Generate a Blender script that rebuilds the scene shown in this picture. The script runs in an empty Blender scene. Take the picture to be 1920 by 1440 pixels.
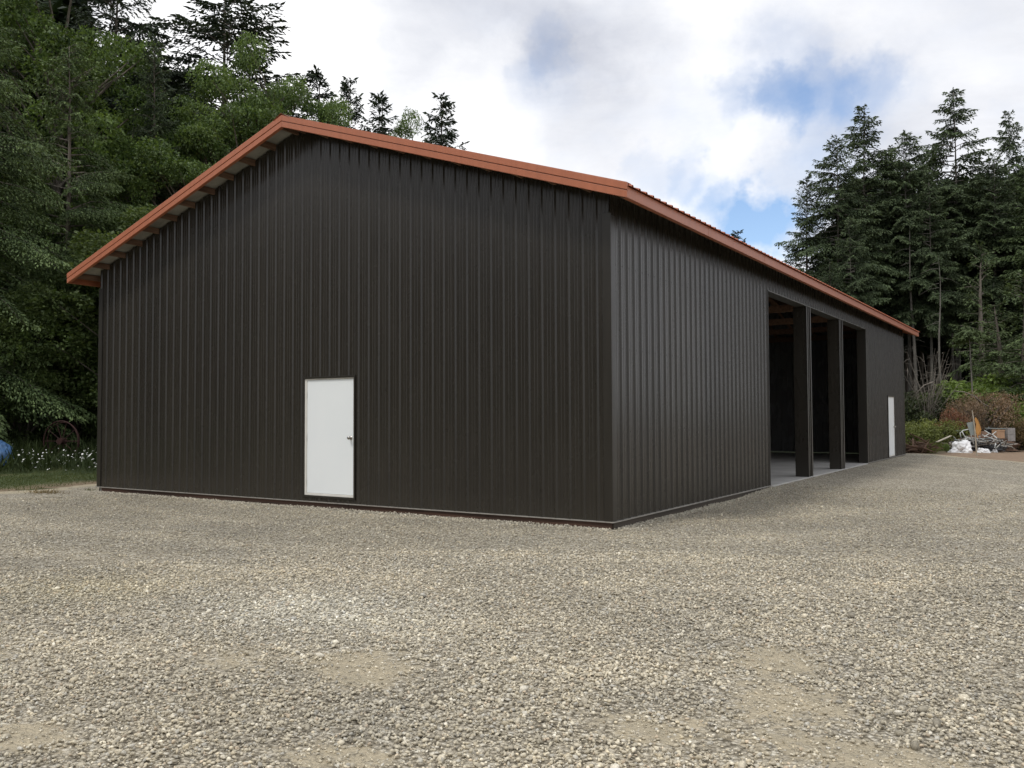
import bpy, math, random
import numpy as np
from mathutils import Vector, Matrix
random.seed(7); RS = np.random.default_rng(11)
sc = bpy.context.scene
COL = sc.collection
R_ = math.radians

# ------------------------------------------------------------------ camera
F_PX = 1641.0
PITCH, ROLL, YAW = R_(2.098), R_(-0.251), R_(32.952)
CP = Vector((5.531, -11.1, 1.485))
Fv = Vector((-math.sin(YAW)*math.cos(PITCH), math.cos(YAW)*math.cos(PITCH), math.sin(PITCH)))
Rv = Vector((math.cos(YAW), math.sin(YAW), 0)); Uv = Rv.cross(Fv)
R2 = Rv*math.cos(ROLL)+Uv*math.sin(ROLL); U2 = -Rv*math.sin(ROLL)+Uv*math.cos(ROLL)
cam_d = bpy.data.cameras.new('camera'); cam = bpy.data.objects.new('camera', cam_d); COL.objects.link(cam)
cam_d.sensor_width = 36; cam_d.lens = F_PX/1920*36; cam_d.clip_end = 3000; cam_d.clip_start = .05
M = Matrix((R2, U2, -Fv)).transposed().to_4x4(); M.translation = CP; cam.matrix_world = M
sc.camera = cam
def ray(px, py): return Fv + R2*((px-960)/F_PX) - U2*((py-720)/F_PX)
def at(px, py, depth): return CP + ray(px, py)*depth
def sm(a, b, x):
    t = np.clip((np.asarray(x, float)-a)/(b-a), 0, 1); return t*t*(3-2*t)

# ------------------------------------------------------------------ value noise (numpy)
_tab = RS.random((256, 256))
def vn(x, y):
    x = np.asarray(x, float); y = np.asarray(y, float)
    xi = np.floor(x).astype(int); yi = np.floor(y).astype(int); fx = x-xi; fy = y-yi
    fx = fx*fx*(3-2*fx); fy = fy*fy*(3-2*fy)
    g = lambda a, b: _tab[a % 256, b % 256]
    return (g(xi, yi)*(1-fx)+g(xi+1, yi)*fx)*(1-fy)+(g(xi, yi+1)*(1-fx)+g(xi+1, yi+1)*fx)*fy
def fbm(x, y, o=3):
    s = 0; a = .5; t = 0
    for i in range(o):
        s = s+a*vn(x*2**i+i*17.3, y*2**i+i*9.1); t += a; a *= .5
    return s/t
# terrain height
def gz(x, y):
    x = np.asarray(x, float); y = np.asarray(y, float)
    h = -0.112 + 0.075*sm(4.5, 8.5, y)*np.exp(-(np.maximum(x, 0)/3.0)**2)*sm(30, 24.6, y)
    out = sm(0.3, 1.5, x)+sm(-.3, -1.5, y)                      # away from the walls the yard rolls a little
    h = h + np.clip(out, 0, 1)*(fbm(x*.35, y*.35, 2)-.5)*0.05
    bank = sm(24.5, 30, y+0.2*x)*sm(4.5, 1.0, x+ (40-y)*.05)
    h = h + bank*(.25+.5*sm(30, 46, y))*.6
    lb = sm(-18.2, -22.5, x-.25*y+1.0)
    h = h + lb*.45
    return h
def gzf(x, y): return float(gz(x, y))

# ------------------------------------------------------------------ mesh helpers
def np_mesh(name, V, Fq, mats=None, cols=None, smooth=False, mi=None):
    """V (n,3); Fq (m,k) with constant k"""
    V = np.asarray(V, np.float32); Fq = np.asarray(Fq, np.int32)
    me = bpy.data.meshes.new(name); m, k = Fq.shape
    me.vertices.add(len(V)); me.vertices.foreach_set('co', V.ravel())
    me.loops.add(m*k); me.loops.foreach_set('vertex_index', Fq.ravel())
    me.polygons.add(m); me.polygons.foreach_set('loop_start', np.arange(0, m*k, k, dtype=np.int32))
    if cols is not None:
        a = me.color_attributes.new('tint', 'FLOAT_COLOR', 'POINT')
        c = np.ones((len(V), 4), np.float32); c[:, :3] = cols; a.data.foreach_set('color', c.ravel())
    me.polygons.foreach_set('use_smooth', np.full(m, bool(smooth)))
    for mt in (mats or []): me.materials.append(mt)
    me.update(calc_edges=True); return me
def link(name, me, parent=None, **p):
    o = bpy.data.objects.new(name, me); COL.objects.link(o)
    if parent: o.parent = parent
    for k, v in p.items(): o[k] = v
    return o
def empty(name, loc, label, cat, group=None, rz=0):
    o = bpy.data.objects.new(name, None); COL.objects.link(o); o.location = loc; o.rotation_euler.z = rz
    o.empty_display_size = .3; o['label'] = label; o['category'] = cat
    if group: o['group'] = group
    return o
class MB:
    def __init__(s): s.v = []; s.f = []
    def add(s, vs, fs):
        b = len(s.v); s.v += [tuple(v) for v in vs]; s.f += [tuple(i+b for i in f) for f in fs]; return s
    def box(s, a, b):
        x0, y0, z0 = a; x1, y1, z1 = b
        return s.add([(x0,y0,z0),(x1,y0,z0),(x1,y1,z0),(x0,y1,z0),(x0,y0,z1),(x1,y0,z1),(x1,y1,z1),(x0,y1,z1)],
            [(0,3,2,1),(4,5,6,7),(0,1,5,4),(1,2,6,5),(2,3,7,6),(3,0,4,7)])
    def beam(s, p, q, w, h, up=(0,0,1)):
        p = Vector(p); q = Vector(q); d = (q-p).normalized(); u = Vector(up); sd = d.cross(u).normalized(); u = sd.cross(d).normalized()
        vs = []
        for c in (p, q):
            for a, b in ((-1,-1),(1,-1),(1,1),(-1,1)): vs.append(c+sd*a*w/2+u*b*h/2)
        return s.add(vs, [(0,3,2,1),(4,5,6,7),(0,1,5,4),(1,2,6,5),(2,3,7,6),(3,0,4,7)])
    def tube(s, pts, rad, n=6, cap=True):
        pts = [Vector(p) for p in pts]
        if not hasattr(rad, '__len__'): rad = [rad]*len(pts)
        base = len(s.v); prev = None
        for i, p in enumerate(pts):
            d = (pts[min(i+1, len(pts)-1)]-pts[max(i-1, 0)]).normalized()
            if prev is None: prev = Vector((1,0,0)) if abs(d.x) < .9 else Vector((0,1,0))
            u = (prev-d*prev.dot(d)).normalized(); prev = u; w = d.cross(u)
            for k in range(n):
                a = 2*math.pi*k/n; s.v.append(tuple(p+(u*math.cos(a)+w*math.sin(a))*rad[i]))
        for i in range(len(pts)-1):
            for k in range(n):
                a = base+i*n+k; b = base+i*n+(k+1) % n; s.f.append((a, b, b+n, a+n))
        if cap:
            s.f.append(tuple(base+k for k in range(n))[::-1]); s.f.append(tuple(base+(len(pts)-1)*n+k for k in range(n)))
        return s
    def build(s, name, mat, parent=None, smooth=False, bevel=0, **p):
        me = bpy.data.meshes.new(name); me.from_pydata(s.v, [], s.f); me.materials.append(mat)
        if smooth:
            for q in me.polygons: q.use_smooth = True
        me.update(); o = link(name, me, parent, **p)
        if bevel:
            b = o.modifiers.new('bevel', 'BEVEL'); b.width = bevel; b.segments = 2; b.limit_method = 'ANGLE'
        return o
def disp(o, amt, seed=0, fr=1.0):
    """push vertices of a mesh around with smooth noise so nothing stays dead straight"""
    from mathutils import noise
    for v in o.data.vertices:
        n = noise.noise_vector(v.co*fr+Vector((seed*3.1, seed*1.7, 0))); v.co += n*amt

# ------------------------------------------------------------------ materials
def new_mat(name):
    m = bpy.data.materials.new(name); m.use_nodes = True; nt = m.node_tree; nt.nodes.clear()
    out = nt.nodes.new('ShaderNodeOutputMaterial'); b = nt.nodes.new('ShaderNodeBsdfPrincipled')
    nt.links.new(b.outputs[0], out.inputs[0]); return m, nt, b, out
def N(nt, t, **kw):
    n = nt.nodes.new(t)
    for k, v in kw.items(): setattr(n, k, v)
    return n
def texco(nt, scale=(1,1,1)):
    c = N(nt, 'ShaderNodeTexCoord'); m = N(nt, 'ShaderNodeMapping'); m.inputs['Scale'].default_value = scale
    nt.links.new(c.outputs['Object'], m.inputs[0]); return m.outputs[0]
def noise(nt, co, scale, detail=4, rough=.55, dist=0):
    n = N(nt, 'ShaderNodeTexNoise'); n.inputs['Scale'].default_value = scale; n.inputs['Detail'].default_value = detail
    n.inputs['Roughness'].default_value = rough; n.inputs['Distortion'].default_value = dist
    nt.links.new(co, n.inputs['Vector']); return n.outputs['Fac']
def ramp(nt, fac, stops):
    r = N(nt, 'ShaderNodeValToRGB'); e = r.color_ramp.elements
    while len(e) < len(stops): e.new(.5)
    for i, (p, c) in enumerate(stops):
        e[i].position = p; e[i].color = (*c, 1) if len(c) == 3 else c
    nt.links.new(fac, r.inputs[0]); return r.outputs[0]
def mix(nt, f, a, b, mode='MIX'):
    m = N(nt, 'ShaderNodeMix', data_type='RGBA', blend_type=mode)
    for s, v in ((m.inputs[0], f), (m.inputs[6], a), (m.inputs[7], b)):
        if hasattr(v, 'is_linked') or hasattr(v, 'node'): nt.links.new(v, s)
        else: s.default_value = v if not isinstance(v, tuple) else ((*v, 1) if len(v) == 3 else v)
    return m.outputs[2]
def mth(nt, op, a, b=0., c=None):
    m = N(nt, 'ShaderNodeMath', operation=op)
    for s, v in zip(m.inputs, (a, b, c)):
        if v is None: continue
        if hasattr(v, 'node'): nt.links.new(v, s)
        else: s.default_value = v
    return m.outputs[0]
def bump(nt, b, h, st, dist=.01):
    n = N(nt, 'ShaderNodeBump'); n.inputs['Strength'].default_value = st; n.inputs['Distance'].default_value = dist
    nt.links.new(h, n.inputs['Height']); nt.links.new(n.outputs[0], b.inputs['Normal'])
def simple(name, c1, c2, scale=3, rough=.6, stretch=(1,1,1), bmp=0, metallic=0, bdist=.01, spec=.5):
    m, nt, b, _ = new_mat(name); co = texco(nt, stretch)
    f = noise(nt, co, scale, 5, .6)
    nt.links.new(ramp(nt, f, [(.3, c1), (.7, c2)]), b.inputs['Base Color'])
    b.inputs['Roughness'].default_value = rough; b.inputs['Metallic'].default_value = metallic
    b.inputs['Specular IOR Level'].default_value = spec
    if bmp: bump(nt, b, f, bmp, bdist)
    return m
def metal_paint(name, c, rough, var=.12, dust=None, oil=.0035, back=None, panels=False):
    m, nt, b, _ = new_mat(name); co = texco(nt)
    f = noise(nt, co, .8, 4); g = noise(nt, texco(nt, (6, 6, .35)), 2.2, 4)
    c1 = tuple(x*(1-var) for x in c); c2 = tuple(x*(1+var) for x in c)
    col = ramp(nt, g, [(.3, c1), (.7, c2)])
    if panels:
        sp_ = N(nt, 'ShaderNodeSeparateXYZ'); nt.links.new(co, sp_.inputs[0])
        pi_ = mth(nt, 'FLOOR', mth(nt, 'DIVIDE', mth(nt, 'ADD', mth(nt, 'ADD', sp_.outputs[0], sp_.outputs[1]), .03), .9144))
        wn_ = N(nt, 'ShaderNodeTexWhiteNoise', noise_dimensions='1D'); nt.links.new(pi_, wn_.inputs['W'])
        col = mix(nt, 1., col, ramp(nt, wn_.outputs['Value'], [(0, (.90, .90, .91)), (1, (1.09, 1.08, 1.06))]), 'MULTIPLY')
    if dust:
        sx = N(nt, 'ShaderNodeSeparateXYZ'); nt.links.new(co, sx.inputs[0])
        d = mth(nt, 'MULTIPLY', mth(nt, 'SUBTRACT', .35, sx.outputs[2]), 2.)
        d = mth(nt, 'MULTIPLY', d, f); d = N_clamp(nt, d)
        col = mix(nt, d, col, dust)
    if back:
        gm = N(nt, 'ShaderNodeNewGeometry'); col = mix(nt, gm.outputs['Backfacing'], col, back)
    nt.links.new(col, b.inputs['Base Color'])
    rr = mth(nt, 'ADD', mth(nt, 'MULTIPLY', noise(nt, texco(nt, (1, 1, .4)), 3, 4), .14), rough-.07)
    nt.links.new(rr, b.inputs['Roughness'])
    bump(nt, b, noise(nt, texco(nt, (1, 1, .5)), 1.8, 2), .35, oil)
    return m
def N_clamp(nt, v):
    c = N(nt, 'ShaderNodeClamp'); nt.links.new(v, c.inputs[0]); return c.outputs[0]

m_wall = metal_paint('bronze_wall_paint', (.0295, .0258, .0205), .27, dust=(.05, .045, .036), oil=.002, back=(.15, .15, .145), panels=True)
m_trimdark = metal_paint('dark_trim_paint', (.0265, .0232, .0185), .33)
m_copper = metal_paint('copper_red_paint', (.42, .140, .070), .38, var=.07)
m_roof = metal_paint('roof_paint', (.36, .11, .055), .4)
m_drip = simple('galvanised_edge', (.30, .28, .25), (.40, .38, .34), 8, .4, metallic=.3)
m_skirt = simple('stained_board', (.025, .015, .010), (.095, .045, .027), 1.6, .75, (.4, 6, 12), .3, bdist=.003)
m_skirt2 = simple('treated_board', (.035, .028, .02), (.08, .062, .045), 2, .8, (6, .4, 12), .3, bdist=.003)
m_purlin = simple('purlin_wood', (.10, .052, .031), (.25, .145, .09), 2, .75, (9, .8, 9), .3, bdist=.003)
m_wood = simple('framing_wood', (.30, .19, .10), (.48, .32, .18), 2, .7, (.5, 6, 6), .2, bdist=.003)
m_liner = simple('roof_liner', (.22, .215, .19), (.40, .39, .35), 2.5, .7, bmp=.5, bdist=.02)
m_door = simple('door_white', (.83, .865, .87), (.86, .89, .89), 1.5, .38)
m_jamb = simple('jamb_white', (.70, .68, .62), (.80, .78, .72), 3, .5)
m_steel = simple('satin_steel', (.35, .33, .30), (.5, .48, .45), 20, .28, metallic=1)
m_conc = simple('slab_concrete', (.36, .35, .33), (.50, .49, .47), 1.1, .6, bmp=.1)

# gravel / ground
m_grav, nt, b, _ = new_mat('gravel')
co = texco(nt)
v1 = N(nt, 'ShaderNodeTexVoronoi'); v1.inputs['Scale'].default_value = 36; v1.inputs['Randomness'].default_value = 1
wn = N(nt, 'ShaderNodeTexNoise'); wn.inputs['Scale'].default_value = 30; nt.links.new(co, wn.inputs['Vector'])
wv = mix(nt, .035, co, wn.outputs['Color'], 'ADD'); nt.links.new(wv, v1.inputs['Vector'])
sep = N(nt, 'ShaderNodeSeparateColor'); nt.links.new(v1.outputs['Color'], sep.inputs[0])
stone = ramp(nt, sep.outputs[0], [(0, (.27, .238, .18)), (.35, (.46, .415, .325)), (.75, (.61, .555, .445)), (1, (.74, .70, .59))])
gap = ramp(nt, v1.outputs['Distance'], [(.3, (1, 1, 1)), (.8, (.27, .255, .23))])
stone = mix(nt, 1., stone, gap, 'MULTIPLY')
at_ = N(nt, 'ShaderNodeVertexColor'); at_.layer_name = 'tint'
stone = mix(nt, 1., stone, mix(nt, 1., at_.outputs[0], (1, 1, 1), 'MULTIPLY'), 'MULTIPLY')
fine = noise(nt, co, 120, 4, .7)
sandc = mix(nt, 1., ramp(nt, fine, [(.3, (.38, .33, .235)), (.7, (.55, .485, .355))]), ramp(nt, noise(nt, co, 7, 4), [(.3, (.85, .85, .85)), (.7, (1.1, 1.08, 1.05))]), 'MULTIPLY')
sfac = N(nt, 'ShaderNodeAttribute'); sfac.attribute_name = 'sand'
sf = mth(nt, 'ADD', sfac.outputs['Fac'], mth(nt, 'MULTIPLY', mth(nt, 'SUBTRACT', noise(nt, co, 9, 5, .7), .5), 1.5))
sf = ramp(nt, sf, [(.42, (0, 0, 0)), (.62, (1, 1, 1))])
nt.links.new(mix(nt, sf, stone, sandc), b.inputs['Base Color'])
b.inputs['Roughness'].default_value = .9; b.inputs['Specular IOR Level'].default_value = .25
hh = mth(nt, 'SUBTRACT', 1., v1.outputs['Distance']); hh = mth(nt, 'ADD', hh, mth(nt, 'MULTIPLY', fine, .35))
bump(nt, b, hh, 1., .02)

def tint_mat(name, base, rough=.9, bscale=90, bdist=.003, spec=.3, trans=0, var=.25):
    m, nt, b, out = new_mat(name); a = N(nt, 'ShaderNodeVertexColor'); a.layer_name = 'tint'
    co = texco(nt); f = noise(nt, co, bscale, 3)
    c = mix(nt, 1., a.outputs[0], base, 'MULTIPLY')
    c = mix(nt, 1., c, ramp(nt, f, [(.3, (1-var,)*3), (.7, (1+var,)*3)]), 'MULTIPLY')
    nt.links.new(c, b.inputs['Base Color']); b.inputs['Roughness'].default_value = rough
    b.inputs['Specular IOR Level'].default_value = spec
    if bdist: bump(nt, b, f, .6, bdist)
    if trans:
        t = N(nt, 'ShaderNodeBsdfTranslucent'); nt.links.new(mix(nt, 1., c, (1.5, 1.5, .8), 'MULTIPLY'), t.inputs[0])
        ms = N(nt, 'ShaderNodeMixShader'); ms.inputs[0].default_value = trans
        nt.links.new(b.outputs[0], ms.inputs[1]); nt.links.new(t.outputs[0], ms.inputs[2]); nt.links.new(ms.outputs[0], out.inputs[0])
    return m
m_pebble = tint_mat('pebble', (1, 1, 1))
m_needle = tint_mat('needles', (1, 1, 1), .65, 2, 0, .25, .12, .2)
m_leaf = tint_mat('leaves', (1, 1, 1), .5, 1.5, 0, .35, .28, .2)
m_grass = tint_mat('grass_blades', (1, 1, 1), .7, 3, 0, .2, .25, .25)
m_bark = simple('bark', (.07, .058, .045), (.20, .175, .145), 3, .95, (3, 3, .5), .8, bdist=.03)
m_barkpale = simple('pale_bark', (.08, .074, .062), (.21, .195, .17), 2.4, .95, (3, 3, .8), .8, bdist=.02)
m_soil = simple('forest_soil', (.035, .028, .018), (.09, .07, .045), 1.2, 1, bmp=.5, bdist=.05)

# lawn / ground material
m_ground, nt, b, _ = new_mat('ground'); co = texco(nt)
g1 = ramp(nt, noise(nt, co, 1.3, 6, .7), [(.3, (.03, .045, .014)), (.55, (.06, .085, .025)), (.75, (.12, .11, .05))])
d1 = ramp(nt, noise(nt, co, 6, 6, .7), [(.3, (.17, .115, .07)), (.7, (.30, .215, .145))])
a = N(nt, 'ShaderNodeAttribute'); a.attribute_name = 'dirt'
s1 = mix(nt, a.outputs['Fac'], g1, d1)
a2 = N(nt, 'ShaderNodeAttribute'); a2.attribute_name = 'wood'
s1 = mix(nt, a2.outputs['Fac'], s1, ramp(nt, noise(nt, co, 5, 5, .7), [(.3, (.02, .016, .01)), (.7, (.06, .048, .03))]))
nt.links.new(s1, b.inputs['Base Color']); b.inputs['Roughness'].default_value = .95; bump(nt, b, noise(nt, co, 25, 6, .7), .6, .03)

# ------------------------------------------------------------------ ground sheets
def grid_mesh(name, xs, ys, zfun, mats, attrs):
    X, Y = np.meshgrid(xs, ys); nx, ny = len(xs), len(ys); Z = zfun(X, Y)
    V = np.stack([X, Y, Z], -1).reshape(-1, 3)
    i = np.arange(nx*ny).reshape(ny, nx); Fq = np.stack([i[:-1, :-1], i[:-1, 1:], i[1:, 1:], i[1:, :-1]], -1).reshape(-1, 4)
    me = np_mesh(name, V, Fq, mats, None, True)
    for k, fn in attrs.items():
        a = me.attributes.new(k, 'FLOAT', 'POINT'); a.data.foreach_set('value', fn(X, Y).ravel().astype(np.float32))
    return me, V, Fq
def gravel_in(x, y):
    """signed-ish mask: >0 inside the gravel yard"""
    w = (fbm(x*.6+3, y*.6, 3)-.5)*1.6
    left = x + 13.7 + .25*(y)*(-1) + w*1.2 - 0*y          # boundary left: passes (-13.9,-1.3), (-14.5,1.3)
    left = np.where(y > 0, x+14.3+w, x+14.0-.02*y+w)
    back = np.where(x > -.3, 26.4 - 1.1*np.maximum(x, 0) - y + w*.5, 2.6 - y + w*.5)
    
    return np.minimum(left, back)
def dirtm(x, y): return sm(.2, 1.2, x + (fbm(x, y)-.5)*1.2)*sm(10, 14, y)*sm(60, 45, y)*sm(-.5, .8, x-(y-27)*.12) + sm(2.2, .5, -gravel_in(x, y))*sm(-9, -12, x)*sm(6, 2, y)*.8*(fbm(x*2, y*2) > .3)
def woodm(x, y): return np.clip(sm(-21.5, -23.5, x-.25*y+1.0+(fbm(x, y)-.5)) + sm(39, 43, y)*sm(12, 6, x-(y-40)*.3) + sm(29, 31, y)*sm(-1, -2.5, x), 0, 1)
xs = np.unique(np.concatenate([np.linspace(-600, -60, 20), np.linspace(-60, -30, 30), np.linspace(-30, 20, 200), np.linspace(20, 60, 30), np.linspace(60, 600, 20)]))
ys = np.unique(np.concatenate([np.linspace(-600, -40, 20), np.linspace(-40, -12, 20), np.linspace(-12, 50, 248), np.linspace(50, 90, 30), np.linspace(90, 600, 20)]))
me, _, _ = grid_mesh('ground', xs, ys, lambda x, y: gz(x, y)-.02, [m_ground], {'dirt': dirtm, 'wood': woodm})
link('ground', me, kind='structure')

PATCH = [(1.75, -7.0, .5, .35, .85), (.95, -7.3, .55, .3, .62), (4.25, -6.2, .5, .7, .8), (4.6, -6.75, .8, .45, .85), (3.7, -7.0, .4, .3, .7), (3.95, -5.3, .45, .4, .8), (2.6, -8.0, .5, .3, .7), (1.0, -8.7, .5, .25, .6),
         (5.1, -5.0, .3, .5, .5), (-.6, -8.2, .5, .4, .45), (8, -5, .8, 1.2, .6), (5.5, -1.5, .6, 1.5, .35), (-4, -4.8, 1.2, .5, .35)]
def sandm(x, y):
    s = np.zeros_like(np.asarray(x, float))
    for px, py, a, b_, w in PATCH: s = np.maximum(s, w*np.exp(-(((x-px)/a)**2+((y-py)/b_)**2)))
    s = s*(.75+.5*fbm(x*3.1, y*3.1, 3)) + (fbm(x*.9+40, y*.9, 3)-.5)*.6 + .30*tracks(x, y)*(fbm(x*2+7, y*2, 3))
    s = s + sm(1.1, .2, gravel_in(x, y))*.7
    return np.clip(s, -.4, 1)
def tracks(x, y):
    """pairs of wheel tracks sweeping round the near corner of the barn"""
    rr = np.hypot(x+5+fbm(x*.15, y*.15, 2)*2, (y-9)*1.05); t = 0
    for q in (13.6, 15.2, 18.3, 19.9, 21.6, 23.1, 11.6, 10.0): t = t+np.exp(-((rr-q+(fbm(x*.7, y*.7, 2)-.5)*.5)/.28)**2)
    return np.clip(t, 0, 1)*sm(.3, .6, fbm(x*.4+70, y*.4, 3)+.12)
def tintm(x, y):
    """large-scale colour drift of the gravel"""
    f = fbm(x*.5+9, y*.5+4, 3)[..., None]; g = fbm(x*1.7+90, y*1.7, 3)[..., None]
    c = np.array([1, 1, 1])*(.86+.28*f) * (1+(g-.5)*.22*np.array([1.1, 1., .8]))
    wp = (np.exp(-(((x-.25)/1.0)**2+((y+5.9)/.65)**2))*(.5+fbm(x*4, y*4, 3)))[..., None]
    c = c*(1+wp*np.array([.34, .39, .46]))
    yl = np.exp(-(((x+2.3)/.9)**2+((y+6.4)/.7)**2))[..., None]
    c = c*(1+yl*np.array([.03, .02, -.05]))
    return c*(1+(.13*tracks(x, y)-.03)[..., None]*np.array([1.05, 1, .9]))
xs = np.arange(-16, 24, .10); ys = np.arange(-13.5, 45, .10)
X, Y = np.meshgrid(xs, ys)
me, V, Fq = grid_mesh('gravel_yard', xs, ys, lambda x, y: gz(x, y)+.0, [m_grav], {'sand': sandm})
a = me.color_attributes.new('tint', 'FLOAT_COLOR', 'POINT'); c = np.ones((len(V), 4), np.float32); c[:, :3] = tintm(V[:, 0], V[:, 1]); a.data.foreach_set('color', c.ravel())
import bmesh
bm = bmesh.new(); bm.from_mesh(me)
msk = gravel_in(V[:, 0], V[:, 1]); ins = (V[:, 0] < -.25) & (V[:, 1] > .25) & (V[:, 0] > -12.1)
bm.verts.ensure_lookup_table()
kill = [bm.verts[i] for i in np.nonzero((msk < 0) | ins)[0]]
bmesh.ops.delete(bm, geom=kill, context='VERTS'); bm.to_mesh(me); bm.free()
link('gravel_yard', me, kind='structure')

# pebbles ------------------------------------------------------------
def ico(sub):
    bm = bmesh.new(); bmesh.ops.create_icosphere(bm, subdivisions=sub, radius=1); bm.verts.ensure_lookup_table()
    V = np.array([v.co[:] for v in bm.verts]); Fc = np.array([[v.index for v in f.verts] for f in bm.faces]); bm.free(); return V, Fc
def octa():
    return np.array([(1,0,0),(-1,0,0),(0,1,0),(0,-1,0),(0,0,1),(0,0,-1.)]), np.array([(0,2,4),(2,1,4),(1,3,4),(3,0,4),(2,0,5),(1,2,5),(3,1,5),(0,3,5)])
def rotm(n, rng):
    q = rng.normal(size=(n, 4)); q /= np.linalg.norm(q, axis=1)[:, None]; w, x, y, z = q.T
    return np.stack([1-2*(y*y+z*z), 2*(x*y-z*w), 2*(x*z+y*w), 2*(x*y+z*w), 1-2*(x*x+z*z), 2*(y*z-x*w), 2*(x*z-y*w), 2*(y*z+x*w), 1-2*(x*x+y*y)], 1).reshape(n, 3, 3)
def pebbles(name, d0, d1, dens, smin, smax, shape, rng):
    # a fan in front of the camera, a good bit wider than the frame
    ang0, ang1 = R_(-42), R_(42); A = .5*(ang1-ang0)*(d1**2-d0**2); n = int(A*dens)
    r = np.sqrt(rng.random(n)*(d1**2-d0**2)+d0**2); th = ang0+(ang1-ang0)*rng.random(n)
    fx, fy = -math.sin(YAW), math.cos(YAW)
    x = CP.x+r*(fx*np.cos(th)+fy*np.sin(th)); y = CP.y+r*(fy*np.cos(th)-fx*np.sin(th))
    sd = sandm(x, y)+(fbm(x*9, y*9, 3)-.5)*1.5
    keep = rng.random(n) > np.where(sd > .5, .50, np.where(sd > .32, .26, .0))
    keep &= (gravel_in(x, y) > 0) & ~((x < .12) & (y > -.12))
    x, y = x[keep], y[keep]; sd = sd[keep]; n = len(x)
    BV, BF = shape; k = len(BV)
    s = smin+(smax-smin)*rng.random(n)**1.7; s = np.where(sd > .45, s*.7, s); s = np.where(rng.random(n) < .014, s*1.8, s)
    sc3 = s[:, None]*np.stack([1+.5*rng.random(n), .8+.3*rng.random(n), .45+.35*rng.random(n)], 1)*.5
    jit = 1+.22*rng.normal(size=(n, k, 1)).clip(-1.4, 1.4)
    P = BV[None]*jit*sc3[:, None, :]
    R = rotm(n, rng); tilt = rng.random(n) < .35
    yaw = rng.random(n)*6.283; cz_, sz_ = np.cos(yaw), np.sin(yaw); tx = rng.normal(size=n)*.35
    Rz = np.zeros((n, 3, 3)); Rz[:, 0, 0] = cz_; Rz[:, 0, 1] = -sz_; Rz[:, 1, 0] = sz_; Rz[:, 1, 1] = cz_; Rz[:, 2, 2] = 1
    Rx = np.zeros((n, 3, 3)); Rx[:, 0, 0] = 1; Rx[:, 1, 1] = np.cos(tx); Rx[:, 1, 2] = -np.sin(tx); Rx[:, 2, 1] = np.sin(tx); Rx[:, 2, 2] = np.cos(tx)
    Rm = np.where(tilt[:, None, None], R, Rx@Rz)
    P = np.einsum('nij,nkj->nki', Rm, P)
    z = gz(x, y)+s*np.where(sd > .45, .05, .18)+rng.random(n)**2*.014
    P += np.stack([x, y, z], 1)[:, None, :]
    base = np.array([(.51, .465, .37), (.44, .40, .315), (.60, .555, .455), (.53, .47, .355), (.34, .31, .25), (.45, .43, .38), (.68, .64, .55), (.50, .42, .32)])
    c = 1.06*np.array([1.01, 1, .97])*base[rng.choice(len(base), n, p=[.28, .24, .12, .10, .09, .10, .03, .04])]*(.68+.52*rng.random((n, 1)))*tintm(x, y)
    C = np.repeat(c[:, None, :], k, 1).reshape(-1, 3)
    Fc = (BF[None]+np.arange(n)[:, None, None]*k).reshape(-1, 3)
    me = np_mesh(name, P.reshape(-1, 3), Fc, [m_pebble], C, True)
    link(name, me, kind='stuff', label='loose grey and beige pebbles covering the yard', category='gravel')
PEB = 1.0
pebbles('gravel', 2.9, 7.2, 2500*PEB, .008, .027, ico(1), np.random.default_rng(1))
pebbles('gravel', 7.2, 10.5, 1450*PEB, .010, .030, ico(1), np.random.default_rng(2))
pebbles('gravel', 10.5, 20, 420*PEB, .013, .032, octa(), np.random.default_rng(3))

def bank():
    rng = np.random.default_rng(9); n = 9000; u = rng.random(n); side = u > .62; t = rng.random(n); off = np.abs(rng.normal(size=n))*.10
    x = np.where(side, .03+off, -12.5*t); y = np.where(side, 7.5*t, -.035-off)
    q = (x < -12.3) ; y = np.where(q, y, y); BV, BF = octa(); k = 6
    s = .010+.022*rng.random(n)**1.6; P = BV[None]*(1+.2*rng.normal(size=(n, k, 1)).clip(-1, 1))*(s[:, None]*np.array([1.25, 1, .7])*.55)[:, None, :]
    P = np.einsum('nij,nkj->nki', rotm(n, rng), P)
    hgt = np.maximum(0, .035-off*.3)*fbm(x*1.3, y*1.3+x*.7, 3)*1.2*rng.random(n)
    P += np.stack([x, y, gz(x, y)+s*.2+hgt], 1)[:, None, :]
    base = np.array([(.51, .465, .37), (.44, .40, .315), (.60, .555, .455), (.34, .31, .25)]); C = np.repeat((base[rng.integers(0, 4, n)]*(.7+.5*rng.random((n, 1))))[:, None, :], k, 1).reshape(-1, 3)
    link('gravel', np_mesh('gravel_bank', P.reshape(-1, 3), (BF[None]+np.arange(n)[:, None, None]*k).reshape(-1, 3), [m_pebble], C, True), kind='stuff', label='pebbles banked unevenly against the base of the barn', category='gravel')
bank()
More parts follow.
